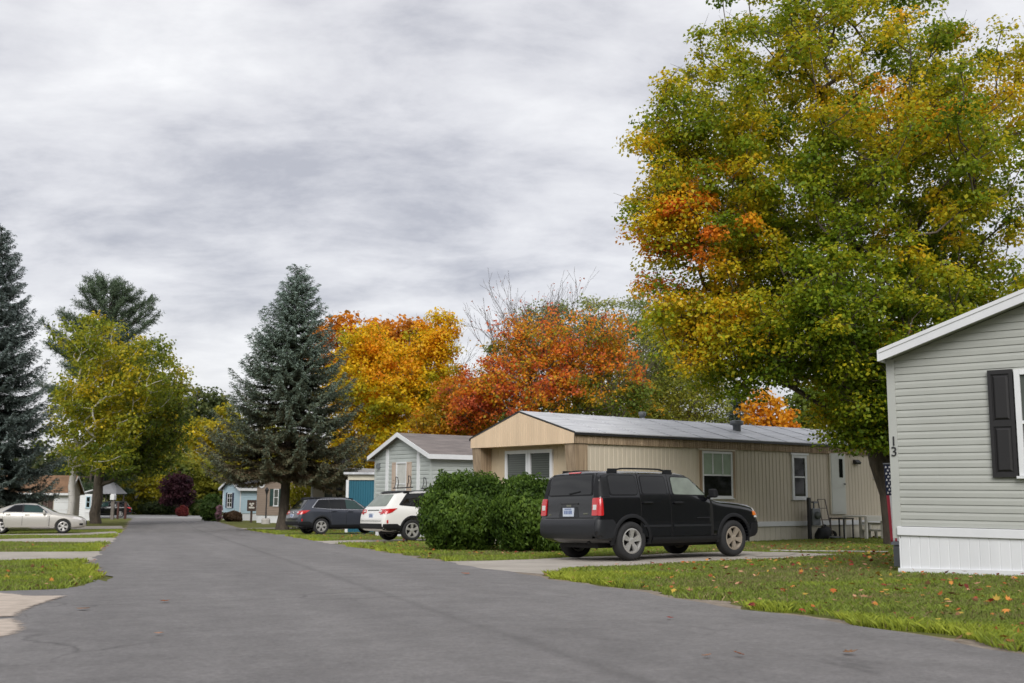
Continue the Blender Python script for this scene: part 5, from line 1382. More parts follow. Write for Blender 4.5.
def white_shed():
    p = on_ground(79.5, 100); fr = Frame((p.x, p.y), 0)
    h = fr.place('shed', 'narrow white shed with a pale blue window beside the birch trunk', 'shed')
    mb = MB(); lap(mb, (0, 0, 0), (1, 0, 0), (0, -1, 0), -.2, 2.3, lambda z: (0, 1.15), .2, .015); lap(mb, (0, 0, 0), (0, 1, 0), (-1, 0, 0), -.2, 2.3, lambda z: (0, 1), .2, .015); lap(mb, (1.15, 0, 0), (0, 1, 0), (1, 0, 0), -.2, 2.3, lambda z: (0, 1), .2, .015); lap(mb, (0, 1, 0), (1, 0, 0), (0, 1, 0), -.2, 2.3, lambda z: (0, 1.15), .2, .015)
    mb.build('wall', M['white'], h)
    mb = MB(); mb.prism([(-.1, -.15, 2.25), (1.25, -.15, 2.65), (1.25, -.15, 2.75), (-.1, -.15, 2.35)], (0, 1.3, 0)); mb.build('roof', M['white_v'], h)
    window(h, (0, -.02, 0), (1, 0, 0), (0, -1, 0), .62, 1.08, 1.0, 2.1, M['glass'], M['blue_siding'], fw=.08)
white_shed()

def pavilion():
    p = on_ground(96, 112); fr = Frame((p.x, p.y), 0)
    h = fr.place('carport', 'grey hip roofed carport on posts behind the far black car', 'carport')
    mb = MB(); mb.add([(-.3,-.3,2.3),(2.2,-.3,2.3),(2.2,3,2.3),(-.3,3,2.3),(.9,1,3.5),(1.3,1.8,3.5)], [(0,1,4),(1,2,5,4),(2,3,5),(3,0,4,5),(3,2,1,0)]); mb.build('roof', mat('pale_grey_roof', (.30, .30, .31), .8, .1, 2), h)
    for x, y in ((0, 0), (1.9, 0), (0, 2.7), (1.9, 2.7)):
        mb = MB(); mb.box(x - .06, x + .06, y - .06, y + .06, -.2, 2.31); mb.build('post', M['bark_grey'], h)
pavilion()
# ------------------------------------------------------------------ the cars where they stand
u50 = R(37.0)
def car_from_wheel(fn, px, Y, yaw, axle, track, side, *a):
    """put a car so that its rear wheel on the side towards the street's camera end stands at depth Y"""
    p = on_ground(px, Y); u = Vector((math.cos(yaw), math.sin(yaw), 0)); v = Vector((-u.y, u.x, 0))
    q = Vector((p.x, p.y, 0)) - u * axle - v * (track * side)
    return fn(*a[:1], q, yaw, *a[1:]) if a else fn(q, yaw)
car_from_wheel(make_jeep, 628.5, 19.35, R(35.0), .835, .765, -1)
car_from_wheel(make_wagon, 411.5, 34.0, R(33), 1.05, .79, -1, 'white long roofed wagon with red tail lights and roof cradles beside the hedge', M['paint_white'], 'cradles')
car_from_wheel(make_wagon, 321.5, 46.0, R(31), 1.05, .79, -1, 'slate grey long roofed wagon parked behind the spruce trunk', M['paint_slate'], 'emblem')
car_from_wheel(make_sedan, 2, 50.3, R(20), 1.10, .79, -1, 'pale champagne sedan parked on the left below the blue spruce')
# the far car faces left
p = on_ground(132.5, 106); make_wagon('black wagon parked far away across the end of the street', Vector((p.x, p.y, 0)), R(199), M['paint_black'], 'emblem')

# ------------------------------------------------------------------ small things by the homes
def flag():
    fr = H13; s = 1.62
    Wd, Hh = .62, 1.20; zt = fr.front(886, 470)[1] + .12
    n, m = 26, 30; V, F, mi = [], [], []
    top = lambda a, b: (s + .045 * math.sin(a * 9 + b * 1.5) * (.3 + b), .08 + (1 - a) * Wd * (1 - .06 * b), zt - b * Hh)
    for j in range(m + 1):
        for i in range(n + 1): V.append(top(i / n, j / m))
    for j in range(m):
        for i in range(n):
            F.append((j*(n+1)+i, j*(n+1)+i+1, (j+1)*(n+1)+i+1, (j+1)*(n+1)+i))
            st = i // 2
            mi.append(2 if (i < 14 and j < 12) else (0 if st % 2 == 0 else 1))
    t = fr.place('flag', 'American flag hanging upright behind the corner of the grey vinyl home', 'flag')
    me = bpy.data.meshes.new('cloth'); me.from_pydata(V, [], F)
    o = link_mesh('cloth', me, [M['red_cloth'], M['white_cloth'], M['navy']], t, True); me.polygons.foreach_set('material_index', mi)
    so = o.modifiers.new('thick', 'SOLIDIFY'); so.thickness = .004
    sb = MB()
    for r_ in range(9):
        for c in range(6 if r_ % 2 == 0 else 5):
            a = (.5 + c + (.5 if r_ % 2 else 0)) / 6 * 14 / 26; b = (r_ + .8) / 9.6 * 12 / 30; q = top(a, b); pts = []
            for k in range(10):
                rr = .024 if k % 2 == 0 else .010; an = math.pi / 2 + math.pi * k / 5; pts.append((q[0] - .007, q[1] + rr * math.cos(an), q[2] + rr * math.sin(an)))
            sb.prism(pts, (.002, 0, 0))
    sb.build('stars', M['white_cloth'], t)
    mb = MB(); mb.tube((s, 0, zt + .012), (s, .08 + Wd + .01, zt + .012), .012, .012, 8); mb.build('pole', M['grey_metal'], t)
flag()

def corner_block():
    p = on_ground(900, 16.4); t = thing('grey_block', 'small dark grey block on the grass behind the corner of the grey home', 'utility box', (p.x, p.y, p.z), R(50))  # plain grey block for the dark shape at the corner
    mb = MB(); mb.box(-.12, .12, -.10, .10, -.1, .34); mb.build('housing', M['grey_metal'], t, bevel=.02)
    mb = MB(); mb.prism([(-.14, -.12, .345), (.14, -.12, .345), (.10, -.12, .39), (-.10, -.12, .39)], (0, .24, 0)); mb.build('cap', M['grey_metal'], t)
corner_block()

def at_tan(px, py_base, y=-.6):
    """stand something in front of the tan home's side wall"""
    fr = TAN; x, _ = fr.side(px, py_base, y); w = fr.o + fr.u * x + fr.v * y
    return Vector((w.x, w.y, float(gz(w.x, w.y))))
def meter():
    p = at_tan(810, 540, -.30); t = thing('utility_meter', 'grey utility meter on a post against the tan skirting', 'utility meter', p, YAW)
    mb = MB(); mb.box(-.045, .045, -.045, .045, -.2, 1.28); mb.build('post', M['black_metal'], t)
    mb = MB(); mb.box(.05, .42, -.10, .08, .45, .95); mb.build('meter_box', M['grey_metal'], t, bevel=.02)
    mb = MB(); mb.lathe([(0, .09), (.10, .08), (.12, .02), (.12, 0)], (.24, -.10, .74), (0, -1, 0), 18); mb.build('dial', M['glass_screen'], t)
    mb = MB(); mb.path([(.2, -.02, .95), (.2, -.02, 1.12), (.45, .0, 1.14), (.48, .28, 1.14)], .025, 8); mb.build('pipe', M['grey_metal'], t)
meter()
def cart():
    p = at_tan(831, 541, -.55); t = thing('hand_cart', 'weathered upright hand cart leaning beside the grey utility meter', 'hand cart', p, YAW + .15)
    mb = MB()
    for s in (-.22, .22): mb.path([(s, .28, 1.22), (s, .20, .8), (s, .05, .12)], .018, 6)
    for z, y in ((1.22, .28), (.95, .23), (.6, .15), (.3, .09)): mb.tube((-.22, y, z), (.22, y, z), .014, .014, 6)
    mb.build('frame', M['bark_grey'], t)
    for s in (-.30, .30):
        mb = MB(); mb.lathe([(.05, -.03), (.13, -.03), (.14, 0), (.13, .03), (.05, .03)], (s, .1, .14), (1, 0, 0), 16, True); mb.build('wheel', M['tyre'], t)
    mb = MB(); mb.prism([(-.25, .02, .09), (.25, .02, .09), (.25, -.28, .07), (-.25, -.28, .07)], (0, 0, .02)); mb.build('toe_plate', M['grey_metal'], t)
cart()
def bag():
    p = at_tan(823.5, 540, -.45); t = thing('sack', 'black slumped sack lying below the hand cart', 'sack', p, YAW)
    bm = bmesh.new(); bmesh.ops.create_icosphere(bm, subdivisions=3, radius=1)
    for v in bm.verts:
        q = np.array([v.co]); k = 1 + .14 * float(noise3(q, 4., 4)[0]); v.co = Vector((v.co.x * .30 * k, v.co.y * .2 * k, max(-.02, .16 + v.co.z * .25 * k + .08 * v.co.x)))
    me = bpy.data.meshes.new('bag'); bm.to_mesh(me); bm.free(); link_mesh('body', me, M['plastic'], t, True)
    mb = MB(); mb.lathe([(.09, -.03), (.05, .02), (.06, .05)], (0.06, 0, .40), (.5, .1, 1), 9); mb.build('knot', M['plastic'], t)
bag()
def stool():
    p = at_tan(847, 540, -.6); t = thing('stool', 'black metal frame stand under the pale grey door', 'stand', p, YAW)
    mb = MB(); 
    [mb.bar(a, b, .035, .035) for a, b in (((-.48, -.26, .64), (0, -.26, .64)), ((-.48, .26, .64), (0, .26, .64)), ((-.47, -.25, .64), (-.47, .25, .64)), ((-.01, -.25, .64), (-.01, .25, .64)))]; mb.build('rail', M['black_metal'], t)
    for x in (-.46, -.02):
        for y in (-.25, .25): mb = MB(); mb.bar((x, y, -.05), (x, y, .62), .035, .035, (0, 1, 0)); mb.build('leg', M['black_metal'], t)
stool()
def steps():
    p = at_tan(880, 542, -.95); t = thing('steps', 'white wooden porch steps by the far end of the tan home', 'steps', p, YAW)
    mats = M['skirt_white']
    for k, (z, x0, x1) in enumerate(((.72, -1.25, -.35), (.50, -.345, .08), (.28, -.345, .44))):
        mb = MB(); mb.box(x0, x1, -.42, .45, z - .05, z); mb.build('tread', mats, t)
    for x, z in ((-1.2, .666), (-.40, .666), (.03, .446), (-.30, .226), (.38, .226)):
        for y in (-.38, .40): mb = MB(); mb.bar((x, y, -.1), (x, y, z), .07, .07, (0, 1, 0)); mb.build('leg', mats, t)
    mb = MB(); mb.box(-1.25, -.35, -.445, -.422, .56, .70); mb.build('riser', mats, t)
steps()
def edging():
    a, b = ground_at(770, 552), ground_at(889, 553.5); t = thing('pipe', 'thin pale pipe lying in the grass before the tan home', 'pipe', (0, 0, 0))
    mb = MB(); pts = [a.lerp(b, k / 12) + Vector((0, .04 * math.sin(k * 1.7), 0)) for k in range(13)]
    mb.path([Vector((q.x, q.y, float(gz(q.x, q.y)) + .035)) for q in pts], .013, 8); mb.build('tube', M['concrete'], t, True)
edging()
flat_px('driveway', [(752, 555.5), (772, 552.5), (800, 553), (786, 556.5), (760, 557.5)], .015, M['drive'], .05)

def dish():
    q = point_at(342, 462, 64.0); g = float(gz(q.x, q.y)); t = thing('satellite_dish', 'dark round satellite dish on a mast beyond the tall spruce', 'satellite dish', (q.x, q.y, g))
    h = q.z - g; mb = MB(); mb.tube((0, .35, -.2), (0, .30, h), .04, .04, 8); mb.tube((0, .3, h), (0, .05, h), .03, .03, 8); mb.build('mast', M['grey_metal'], t)
    mb = MB(); mb.lathe([(0, .0), (.2, .02), (.38, .07), (.48, .13), (.49, .12), (.38, .05), (.2, -.01), (0, -.03)], (0, .05, h), (.25, -1, .35), 24); mb.build('reflector', M['shingle_dark'], t, True)
    mb = MB(); mb.tube((.05, -.05, h - .3), (.12, -.5, h + .12), .015, .015, 6); mb.box(.07, .17, -.56, -.46, h + .08, h + .18); mb.build('arm', M['grey_metal'], t)
dish()
def yard_sign():
    p = ground_at(251, 522.5); t = thing('sign', 'brown square board sign with a pale emblem on a post', 'sign', p, R(12)); s = p.y / 1050
    H = 22 * s; mb = MB(); mb.box(-.09, .09, -.06, .06, -.2, H - .2); mb.build('post', M['sign_brown'], t)
    mb = MB(); mb.box(-4.4*s, 4.4*s, -.12, -.062, H - 11*s, H); b = mb.build('board', M['sign_brown'], t)
    mb = MB()
    for x, z, rx_, rz_ in ((-1.3, 7.2, 1.1, .9), (1.2, 7.4, 1.2, .9), (0, 5.6, 1.0, .9), (-.9, 3.6, 2.0, .9), (1.3, 3.5, 1.7, .8)):
        mb.prism([(s*(x + rx_*math.cos(a)), -.126, H - 11*s + s*(z + rz_*math.sin(a))) for a in np.linspace(0, 2*math.pi, 12, endpoint=False)], (0, .004, 0))
    mb.build('emblem', M['skirt_white'], b)
yard_sign()
def lamp_post():
    p = on_ground(266.5, 82); s = p.y / 1050; t = thing('lamp_post', 'dark lamp post on a stone base before the taupe home', 'lamp post', p); H = 35 * s
    mb = MB(); mb.lathe([(.09, .3), (.06, .5), (.05, H*.55), (.045, H - .45)], (0, 0, 0), (0, 0, 1), 10); mb.build('pole', M['black_metal'], t, True)
    mb = MB(); mb.lathe([(.34, -.2), (.34, .32), (.26, .44), (0, .44)], (0, 0, 0), (0, 0, 1), 9); mb.build('base', M['concrete'], t)
    mb = MB(); mb.lathe([(.07, H - .45), (.15, H - .15), (.17, H - .12), (.05, H + .05), (0, H + .08)], (0, 0, 0), (0, 0, 1), 8); mb.build('lantern', M['black_metal'], t)
lamp_post()
def mailbox():
    p = ground_at(112, 519.5); s = p.y / 1050; t = thing('mailbox', 'white mailbox on a thick grey post in front of the far black car', 'mailbox', p)
    mb = MB(); mb.box(-1.4*s, 1.4*s, -.12, .12, -.2, 19*s); mb.build('post', M['bark_grey'], t)
    mb = MB(); mb.prism([(-2.0*s, -.3, 19.2*s), (2.0*s, -.3, 19.2*s), (2.0*s, -.3, 23.5*s), (1.2*s, -.3, 25*s), (-1.2*s, -.3, 25*s), (-2.0*s, -.3, 23.5*s)], (0, .55, 0)); mb.build('box', M['white'], t)
mailbox()
for px, w_, lab in ((117.5, .8, 'thin reddish brown wooden post right beside the white mailbox'), (125, 1.1, 'thicker reddish brown wooden post right of the white mailbox by the road')):
    p = ground_at(px, 519); s = p.y / 1050; t = thing('wooden_post', lab, 'post', p, 0, 'brown posts near the far car')
    mb = MB(); mb.box(-w_*s, w_*s, -.08, .08, -.2, 15.5*s); mb.build('shaft', mat('red_brown_post', (.075, .03, .022), .8, .2, 4), t, bevel=.02)
    mb = MB(); mb.box(-w_*s*1.25, w_*s*1.25, -.1, .1, 15.5*s, 16.3*s); mb.build('cap', M['sign_brown'], t)
def white_bin():
    p = ground_at(89.5, 520.5); s = p.y / 1050; t = thing('utility_cabinet', 'squat white utility cabinet on the grass behind the sedan', 'cabinet', p, .15)
    mb = MB(); mb.box(-4.2*s, 4.2*s, -.3, .3, -.15, 7.6*s); mb.build('housing', M['white'], t, bevel=.03)
    mb = MB(); mb.box(-4.5*s, 4.5*s, -.33, .33, 7.62*s, 8.2*s); mb.build('lid', M['white_v'], t)
white_bin()

# ------------------------------------------------------------------ trees
G_DK, G, G_LT, YG, Y_, OR, RD = (.035,.075,.012), (.065,.125,.016), (.12,.185,.02), (.25,.25,.022), (.58,.38,.022), (.62,.22,.025), (.42,.075,.03)
def big_maple():
    p = on_ground(899, 27.0); B = np.array([p.x, p.y, p.z])
    def rel(px, py, Y): q = point_at(px, py, Y); return (q.x - B[0], q.y - B[1], q.z - B[2])
    f = 27 / 1050
    ells = [(rel(840, 160, 27), (190*f, 4.9, 175*f), 10), (rel(716, 250, 26.5), (95*f, 2.5, 75*f), 2.6), (rel(800, 30, 27), (110*f, 2.8, 60*f), 1.2), (rel(950, 130, 27.3), (95*f, 3.4, 120*f), 2.6), (rel(960, 270, 27.5), (90*f, 3.4, 85*f), 2.2),
            (rel(845, 315, 24.6), (120*f, 2.2, 70*f), 3.2), (rel(695, 150, 26.8), (66*f, 2.2, 85*f), 1.6), (rel(868, 432, 25.6), (34*f, 1.0, 22*f), .5), (rel(905, 425, 26.8), (40*f, 1.2, 30*f), .6), (rel(705, 330, 26.4), (62*f, 1.8, 46*f), 1.2), (rel(900, 370, 26), (60*f, 2, 60*f), 1.4), (rel(790, 350, 26.3), (110*f, 2.6, 50*f), 2.6), (rel(858, 398, 25.6), (45*f, 1.8, 46*f), 1.4), (rel(676, 215, 26.4), (50*f, 1.4, 42*f), 1.0), (rel(718, 322, 26.6), (48*f, 1.6, 34*f), .7)]
    lt = np.array(rel(668, 240, 26.4)); low = np.array(rel(800, 415, 27))
    spots = [np.array(rel(*q)) for q in ((850, 95, 25), (905, 115, 25), (752, 160, 25), (752, 308, 25.5), (690, 350, 26), (835, 60, 26), (985, 105, 26), (820, 400, 26.5), (800, 420, 27), (915, 235, 25))]
    rad = (1.0, 1.1, .8, .7, .9, 1.3, 1.3, .9, .8, .9)
    def colour(P, c, l):
        n = noise3(P, .75, 21) * .45 + noise3(P, 1.9, 22) * .25
        hgt = (P[:, 2] / 13.5).clip(0, 1); out = (np.hypot(P[:, 0] + .9, P[:, 1]) / 5.5).clip(0, 1.2)
        t = .33 + .10 * n + .085 * c + .075 * l + .16 * (hgt - .5) + .14 * (out - .6)
        e = np.exp(-((P[:, 0] - lt[0]) ** 2 / 2.2 + (P[:, 2] - lt[2]) ** 2 / 2.6)) 
        t = t + .50 * e * np.clip(.75 + .55 * c, .1, 1.3)
        for s, r_ in zip(spots, rad): t = t + .30 * np.exp(-(((P - s) ** 2) @ np.array([1, .35, 1.2])) / r_ ** 2)
        col = ramp(t / 1.05, [(.085,.15,.014), (.135,.215,.016), (.22, .30, .018), (.42, .42, .02), (.70, .54, .022), (.84, .45, .022), (.84, .32, .026), (.78, .22, .03)])
        return col * (1 + .10 * rng.normal(size=len(l)))[:, None].clip(.7, 1.3)
    return tree('maple_tree', 'large spreading maple turning from green to orange beside the grey home', 'tree', p, 5.2, .30, ells, 1120, 215, .097, colour, .60, .56, 'bark', lean=(-1.25, 0), shell=.42, sep=.42, twigs=5, aspect=.85, droop=.25, up=.75, tip=.011, sides=8, flare=1.5)
big_maple()

def bl(name, label, px, Y, crown, n, per, leaf, pal, tr=.25, th=4, cr=.9, ns=.5, base_t=.5, amp=.25, cat='tree', bark='bark', group=None, shell=.42, sep=.6, twigs=0, weight=None, lean=(0, 0), grad=0, hueto=None, flat=.6, tip=.014, aspect=.8, cull=None, jitter=.12):
    """broadleaf tree by its trunk's place and the lobes of its crown as seen: (px, py, half width, half height in px, weight)"""
    p = on_ground(px, Y); f = Y / 1050; ells = []
    for (x, y, w, h, k) in crown:
        q = point_at(x, y, Y); ells.append(((q.x - p.x, rng.normal() * .2 * w * f, q.z - p.z), (w*f, w*f*.9, h*f), k))
    sd = int(abs(px) * 7 + Y)
    def colour(P, c, l):
        t = base_t + amp * (.5 * noise3(P, ns, sd) + .3 * noise3(P, ns * 2.6, sd + 1) + .30 * c + .26 * l)
        if grad: t = t + grad * ((P[:, 2] - P[:, 2].mean()) / (np.ptp(P[:, 2]) + .1))
        if hueto is not None: t = hueto(P, t)
        return ramp(t, pal) * (1 + .10 * rng.normal(size=len(l)))[:, None].clip(.7, 1.3)
    return tree(name, label, cat, p, th, tr, ells, n, per, leaf, colour, cr, flat, bark, lean, shell, sep, weight, group, twigs, aspect, .15, .6, tip, 6, 1.35, cull, jitter)

# left side of the street
spruce('dark blue green spruce at the left edge above the pale sedan', on_ground(-19, 57), 16.8, 1.5, 4.3, 3, .30, 'blue spruces', .30, .46, shape=.85, pal=[(.06,.05,.035), (.055,.065,.05), (.075,.10,.085), (.13,.165,.15), (.20,.245,.235)])
bl('birch_tree', 'white trunked birch with yellow green crown behind the pale sedan', 73, 72, [(100, 400, 52, 66, 6), (95, 342, 38, 30, 2), (140, 372, 42, 42, 3), (104, 456, 42, 20, 1.3), (78, 420, 36, 50, 2)], 360, 62, .21,
   [(.09,.14,.022), (.18,.23,.026), (.32,.34,.028), (.54,.46,.03), (.78,.56,.03)], .22, 6.5, .9, .5, .42, .42, bark='birch', grad=.38, twigs=0, tip=.016)
bl('poplar_tree', 'dark trunked olive green tree right of the white birch', 98, 80, [(140, 420, 44, 54, 5), (165, 395, 24, 36, 1.5), (124, 452, 34, 24, 1.6), (152, 445, 28, 30, 1.6)], 280, 55, .24,
   [(.07,.11,.02), (.13,.18,.026), (.22,.26,.028), (.42,.36,.028), (.66,.46,.03)], .34, 7, 1.1, .5, .40, .4, grad=.25, twigs=2, tip=.02)
def plumes(H, z0, n, seed, Lf, rise=(.25, .75)):
    r = np.random.default_rng(seed); out = []; 
    for i in range(n):
        f = i / (n - 1); z = z0 + (H - z0) * f; out.append((z, i * 2.4 + r.normal() * .4, Lf(f) * r.uniform(.7, 1.15), r.uniform(*rise) * (.6 + .9 * f)))
    return out
p = on_ground(97.5, 100); Hh = 22.0
pine('tall long needled white pine rising behind the yellow birch', p, Hh, 5, .40, plumes(Hh, 9, 76, 5, lambda f: 5.6 * (1 - f) ** .55 + 1.0), pal=[(.045,.07,.042), (.085,.125,.072), (.15,.20,.115)], tuft=.42)
p = on_ground(88, 114); pine('low dark pine spreading over the end of the street', p, 7.5, 6, .25, plumes(7, 2.2, 20, 6, lambda f: 4.4 * (1 - f) ** .5 + .6, (.0, .3)), pal=[(.025,.045,.022), (.05,.08,.038), (.09,.13,.06)], tuft=.45)
# the end of the street
FAR = 'trees along the end of the street'
bl('oak_tree', 'far dark green tree showing over the yellow one', 190, 170, [(180, 425, 40, 34, 3), (205, 410, 26, 24, 2), (160, 410, 22, 28, 1)], 130, 48, .60, [(.05,.08,.035), (.10,.135,.05), (.17,.19,.06), (.28,.22,.06)], .5, 9, 1.9, .3, .4, .35, group=FAR)
bl('aspen_tree', 'bright yellow tree just left of the tall spruce', 212, 138, [(212, 445, 32, 30, 3), (228, 432, 22, 24, 2), (190, 470, 26, 22, 1), (236, 470, 24, 26, 1)], 170, 48, .48, [(.14,.17,.022), (.32,.30,.024), (.58,.46,.026), (.76,.57,.03)], .3, 8, 1.3, .35, .55, .4, group=FAR, bark='birch', tip=.03)
bl('willow_tree', 'olive green bushy tree behind the purple one', 185, 128, [(190, 480, 36, 26, 3), (225, 485, 26, 26, 2), (160, 490, 26, 22, 2), (212, 500, 22, 18, 2)], 190, 46, .44, [(.09,.13,.025), (.19,.22,.035), (.32,.32,.045), (.48,.38,.04)], .3, 4, 1.2, .4, .45, .4, group=FAR)
bl('plum_tree', 'small dark purple leaved tree at the end of the street', 178, 116, [(177, 488, 14, 14, 4), (168, 498, 7, 8, 1), (187, 500, 7, 8, 1)], 90, 46, .30, [(.03,.015,.022), (.065,.025,.036), (.11,.04,.05), (.16,.06,.06)], .14, 2.0, .7, .6, .45, .35, group=FAR)
bl('birch_tree', 'far yellow birch with paired white trunks by the cross street', 136, 121, [(138, 478, 16, 20, 3), (124, 486, 14, 16, 2), (150, 486, 12, 14, 1)], 110, 44, .36, [(.12,.15,.022), (.32,.30,.025), (.58,.46,.03)], .22, 5, .9, .5, .5, .4, group=FAR, bark='birch', tip=.03)
bl('maple_tree', 'far mixed green tree filling the gap above the street end', 150, 150, [(150, 450, 36, 40, 3), (125, 460, 30, 36, 2), (172, 470, 26, 26, 2)], 150, 46, .52, [(.06,.095,.025), (.12,.155,.032), (.22,.22,.036), (.50,.34,.035)], .4, 7, 1.6, .3, .38, .4, group=FAR)
bl('ash_tree', 'far yellow green tree hidden mostly by the tall spruce', 262, 128, [(262, 450, 30, 40, 3), (290, 470, 30, 30, 2), (240, 490, 24, 20, 2)], 170, 46, .46, [(.12,.15,.022), (.26,.26,.026), (.48,.38,.028), (.7,.46,.03)], .35, 7, 1.3, .35, .48, .4, group=FAR)
for px, Y, w, h, pal, nm, lab in ((183, 112, .6, 1.05, [(.10,.02,.025), (.22,.04,.04), (.34,.09,.07)], 'burning_bush', 'red leaved bush below the small purple tree'),
                                  (212, 93, .85, 2.3, [(.04,.08,.02), (.08,.14,.03), (.13,.2,.045)], 'green_bush', 'rounded green bush left of the light blue home'),
                                  (234, 92, .75, .85, [(.06,.035,.022), (.13,.08,.045), (.2,.13,.08)], 'dried_shrub', 'dried brown shrub at the foot of the light blue home'),
                                  (141, 121, 1.2, 1.8, [(.06,.08,.014), (.13,.15,.02), (.25,.24,.03)], 'yellow_bush', 'low yellow green bush by the far birch trunks'),
                                  (160, 119, 2.2, 1.5, [(.015,.03,.01), (.035,.055,.016), (.07,.09,.025)], 'dark_bush', 'low dark green bush left of the purple tree'),
                                  (200, 116, 1.0, 1.7, [(.03,.06,.014), (.06,.10,.02), (.13,.15,.03)], 'low_bush', 'leafy green bush right of the red bush'),
                                  (302, 66, 1.0, 3.1, [(.16,.18,.012), (.34,.32,.016), (.5,.44,.02)], 'forsythia_bush', 'bright lime yellow bush between the taupe and beige homes')):
    p = on_ground(px, Y); shrub(nm, lab, p, [((0, 0, h*.5), (w, w*.9, h*.52)), ((w*.45, -.1, h*.4), (w*.6, w*.6, h*.42)), ((-w*.45, .1, h*.42), (w*.6, w*.6, h*.4))], 2600, .26 if Y > 80 else .2, pal, .6, 'bushes', .03)
p = on_ground(219.5, 91); shrub('hydrangea', 'pink flowering shrub beside the light blue home', p, [((0, 0, .55), (.30, .3, .6)), ((.05, 0, 1.15), (.28, .28, .32))], 500, .14, [(.04,.07,.02), (.35,.20,.24), (.55,.32,.38)], .7, 'bushes', .02)

# tall spruce in the middle
spruce('tall blue spruce with a bare lower trunk left of the slate car', on_ground(283, 58), 14.7, 3.2, 4.9, 11, .28, 'blue spruces', .65, .44, shape=.90).rotation_euler = (0, R(1.7), 0)
# bright autumn row behind the homes
AUT = 'autumn trees behind the homes'
GOLD = [(.24,.26,.018), (.50,.44,.018), (.82,.58,.02), (.88,.50,.02), (.80,.32,.025)]
bl('maple_tree', 'bright golden yellow maple behind the grey green home', 395, 70, [(385, 405, 52, 60, 6), (352, 400, 34, 55, 2.5), (425, 385, 34, 44, 2.5), (440, 340, 20, 26, .8), (400, 450, 56, 30, 3), (345, 455, 30, 24, 1), (430, 350, 24, 30, 1), (370, 350, 36, 26, 1.5)], 430, 110, .205, GOLD, .32, 5, .95, .55, .47, .42, group=AUT, twigs=2, grad=.22, sep=.45)
bl('maple_tree', 'rust orange maple showing above the golden one', 378, 86, [(345, 345, 30, 30, 2), (395, 345, 40, 32, 3), (325, 350, 16, 26, 1), (372, 372, 50, 40, 3)], 230, 48, .34, [(.24,.15,.018), (.54,.23,.022), (.74,.28,.024), (.78,.37,.027)], .35, 9, 1.1, .42, .55, .4, group=AUT, twigs=2)
bl('maple_tree', 'broad red and orange maple behind the peach gable', 532, 62, [(540, 392, 66, 34, 5), (486, 388, 36, 32, 3), (600, 372, 44, 46, 4), (560, 345, 46, 38, 3), (520, 355, 40, 30, 2), (470, 405, 28, 26, 1.5), (640, 390, 18, 26, 1),
    (530, 325, 40, 26, .8), (610, 328, 26, 20, .5)], 500, 66, .17,
   [(.16,.22,.03), (.34,.31,.03), (.66,.40,.028), (.84,.34,.03), (.82,.23,.04), (.66,.16,.07)], .30, 4.5, .8, .5, .50, .62, group=AUT, twigs=5, sep=.38,
   weight=lambda C: np.clip(1.15 - (C[:, 2] - 10.6) / 2.6, .04, 1) , tip=.014, grad=.18)
bl('ash_tree', 'loose pale green tree behind the red maple', 600, 84, [(590, 330, 40, 40, 2), (640, 340, 44, 46, 3), (540, 330, 30, 30, 1), (625, 385, 60, 40, 3)], 260, 62, .28, [(.14,.19,.06), (.24,.30,.10), (.36,.40,.13), (.48,.42,.11)], .35, 7, 1.1, .4, .5, .4, group=AUT, twigs=4, aspect=.5)
bl('willow_tree', 'yellow green fine leaved tree left of the big maple', 690, 72, [(690, 385, 46, 42, 4), (655, 395, 30, 40, 2), (715, 405, 26, 26, 1.5), (660, 350, 30, 30, 1)], 260, 80, .21, [(.13,.18,.04), (.26,.30,.05), (.42,.42,.06), (.58,.48,.06)], .3, 4, .95, .45, .5, .4, group=AUT, twigs=3, aspect=.45)
p = on_ground(742, 66); spruce('dark narrow conifer showing over the tan roof', p, 8.6, 1.2, 2.2, 23, .16, AUT, .3, .42, pal=[(.015,.022,.014), (.025,.038,.024), (.04,.06,.04), (.07,.095,.07)])
bl('maple_tree', 'small bright orange maple seen under the big maple', 766, 60, [(764, 412, 20, 22, 3), (752, 418, 12, 14, 1), (780, 420, 14, 14, 1)], 110, 46, .22, [(.40,.30,.02), (.74,.38,.02), (.76,.28,.022)], .14, 2.4, .6, .6, .6, .35, group=AUT)
bl('linden_tree', 'mid green tree behind the trunk of the big maple', 830, 66, [(820, 410, 36, 26, 3), (870, 400, 40, 40, 3), (800, 425, 24, 16, 1), (930, 400, 40, 46, 2)], 240, 46, .28, [(.06,.10,.022), (.12,.18,.03), (.20,.25,.036), (.42,.36,.04)], .3, 4, 1.0, .4, .42, .4, group=AUT)
bl('elm_tree', 'dark green tree between the golden and red maples', 470, 88, [(462, 420, 34, 30, 2), (505, 425, 40, 26, 2), (570, 420, 50, 26, 2), (640, 425, 50, 20, 2)], 220, 44, .36, [(.06,.095,.02), (.12,.155,.025), (.22,.22,.028), (.5,.3,.03)], .35, 4, 1.2, .4, .4, .4, group=AUT)
bl('maple_tree', 'orange red maple low behind the grey green roof', 455, 64, [(455, 405, 22, 30, 2), (440, 425, 26, 18, 1.5), (470, 420, 24, 18, 1.5)], 170, 80, .18, [(.22,.20,.018), (.56,.34,.02), (.70,.28,.022), (.55,.12,.03)], .2, 3, .75, .5, .5, .42, group=AUT)

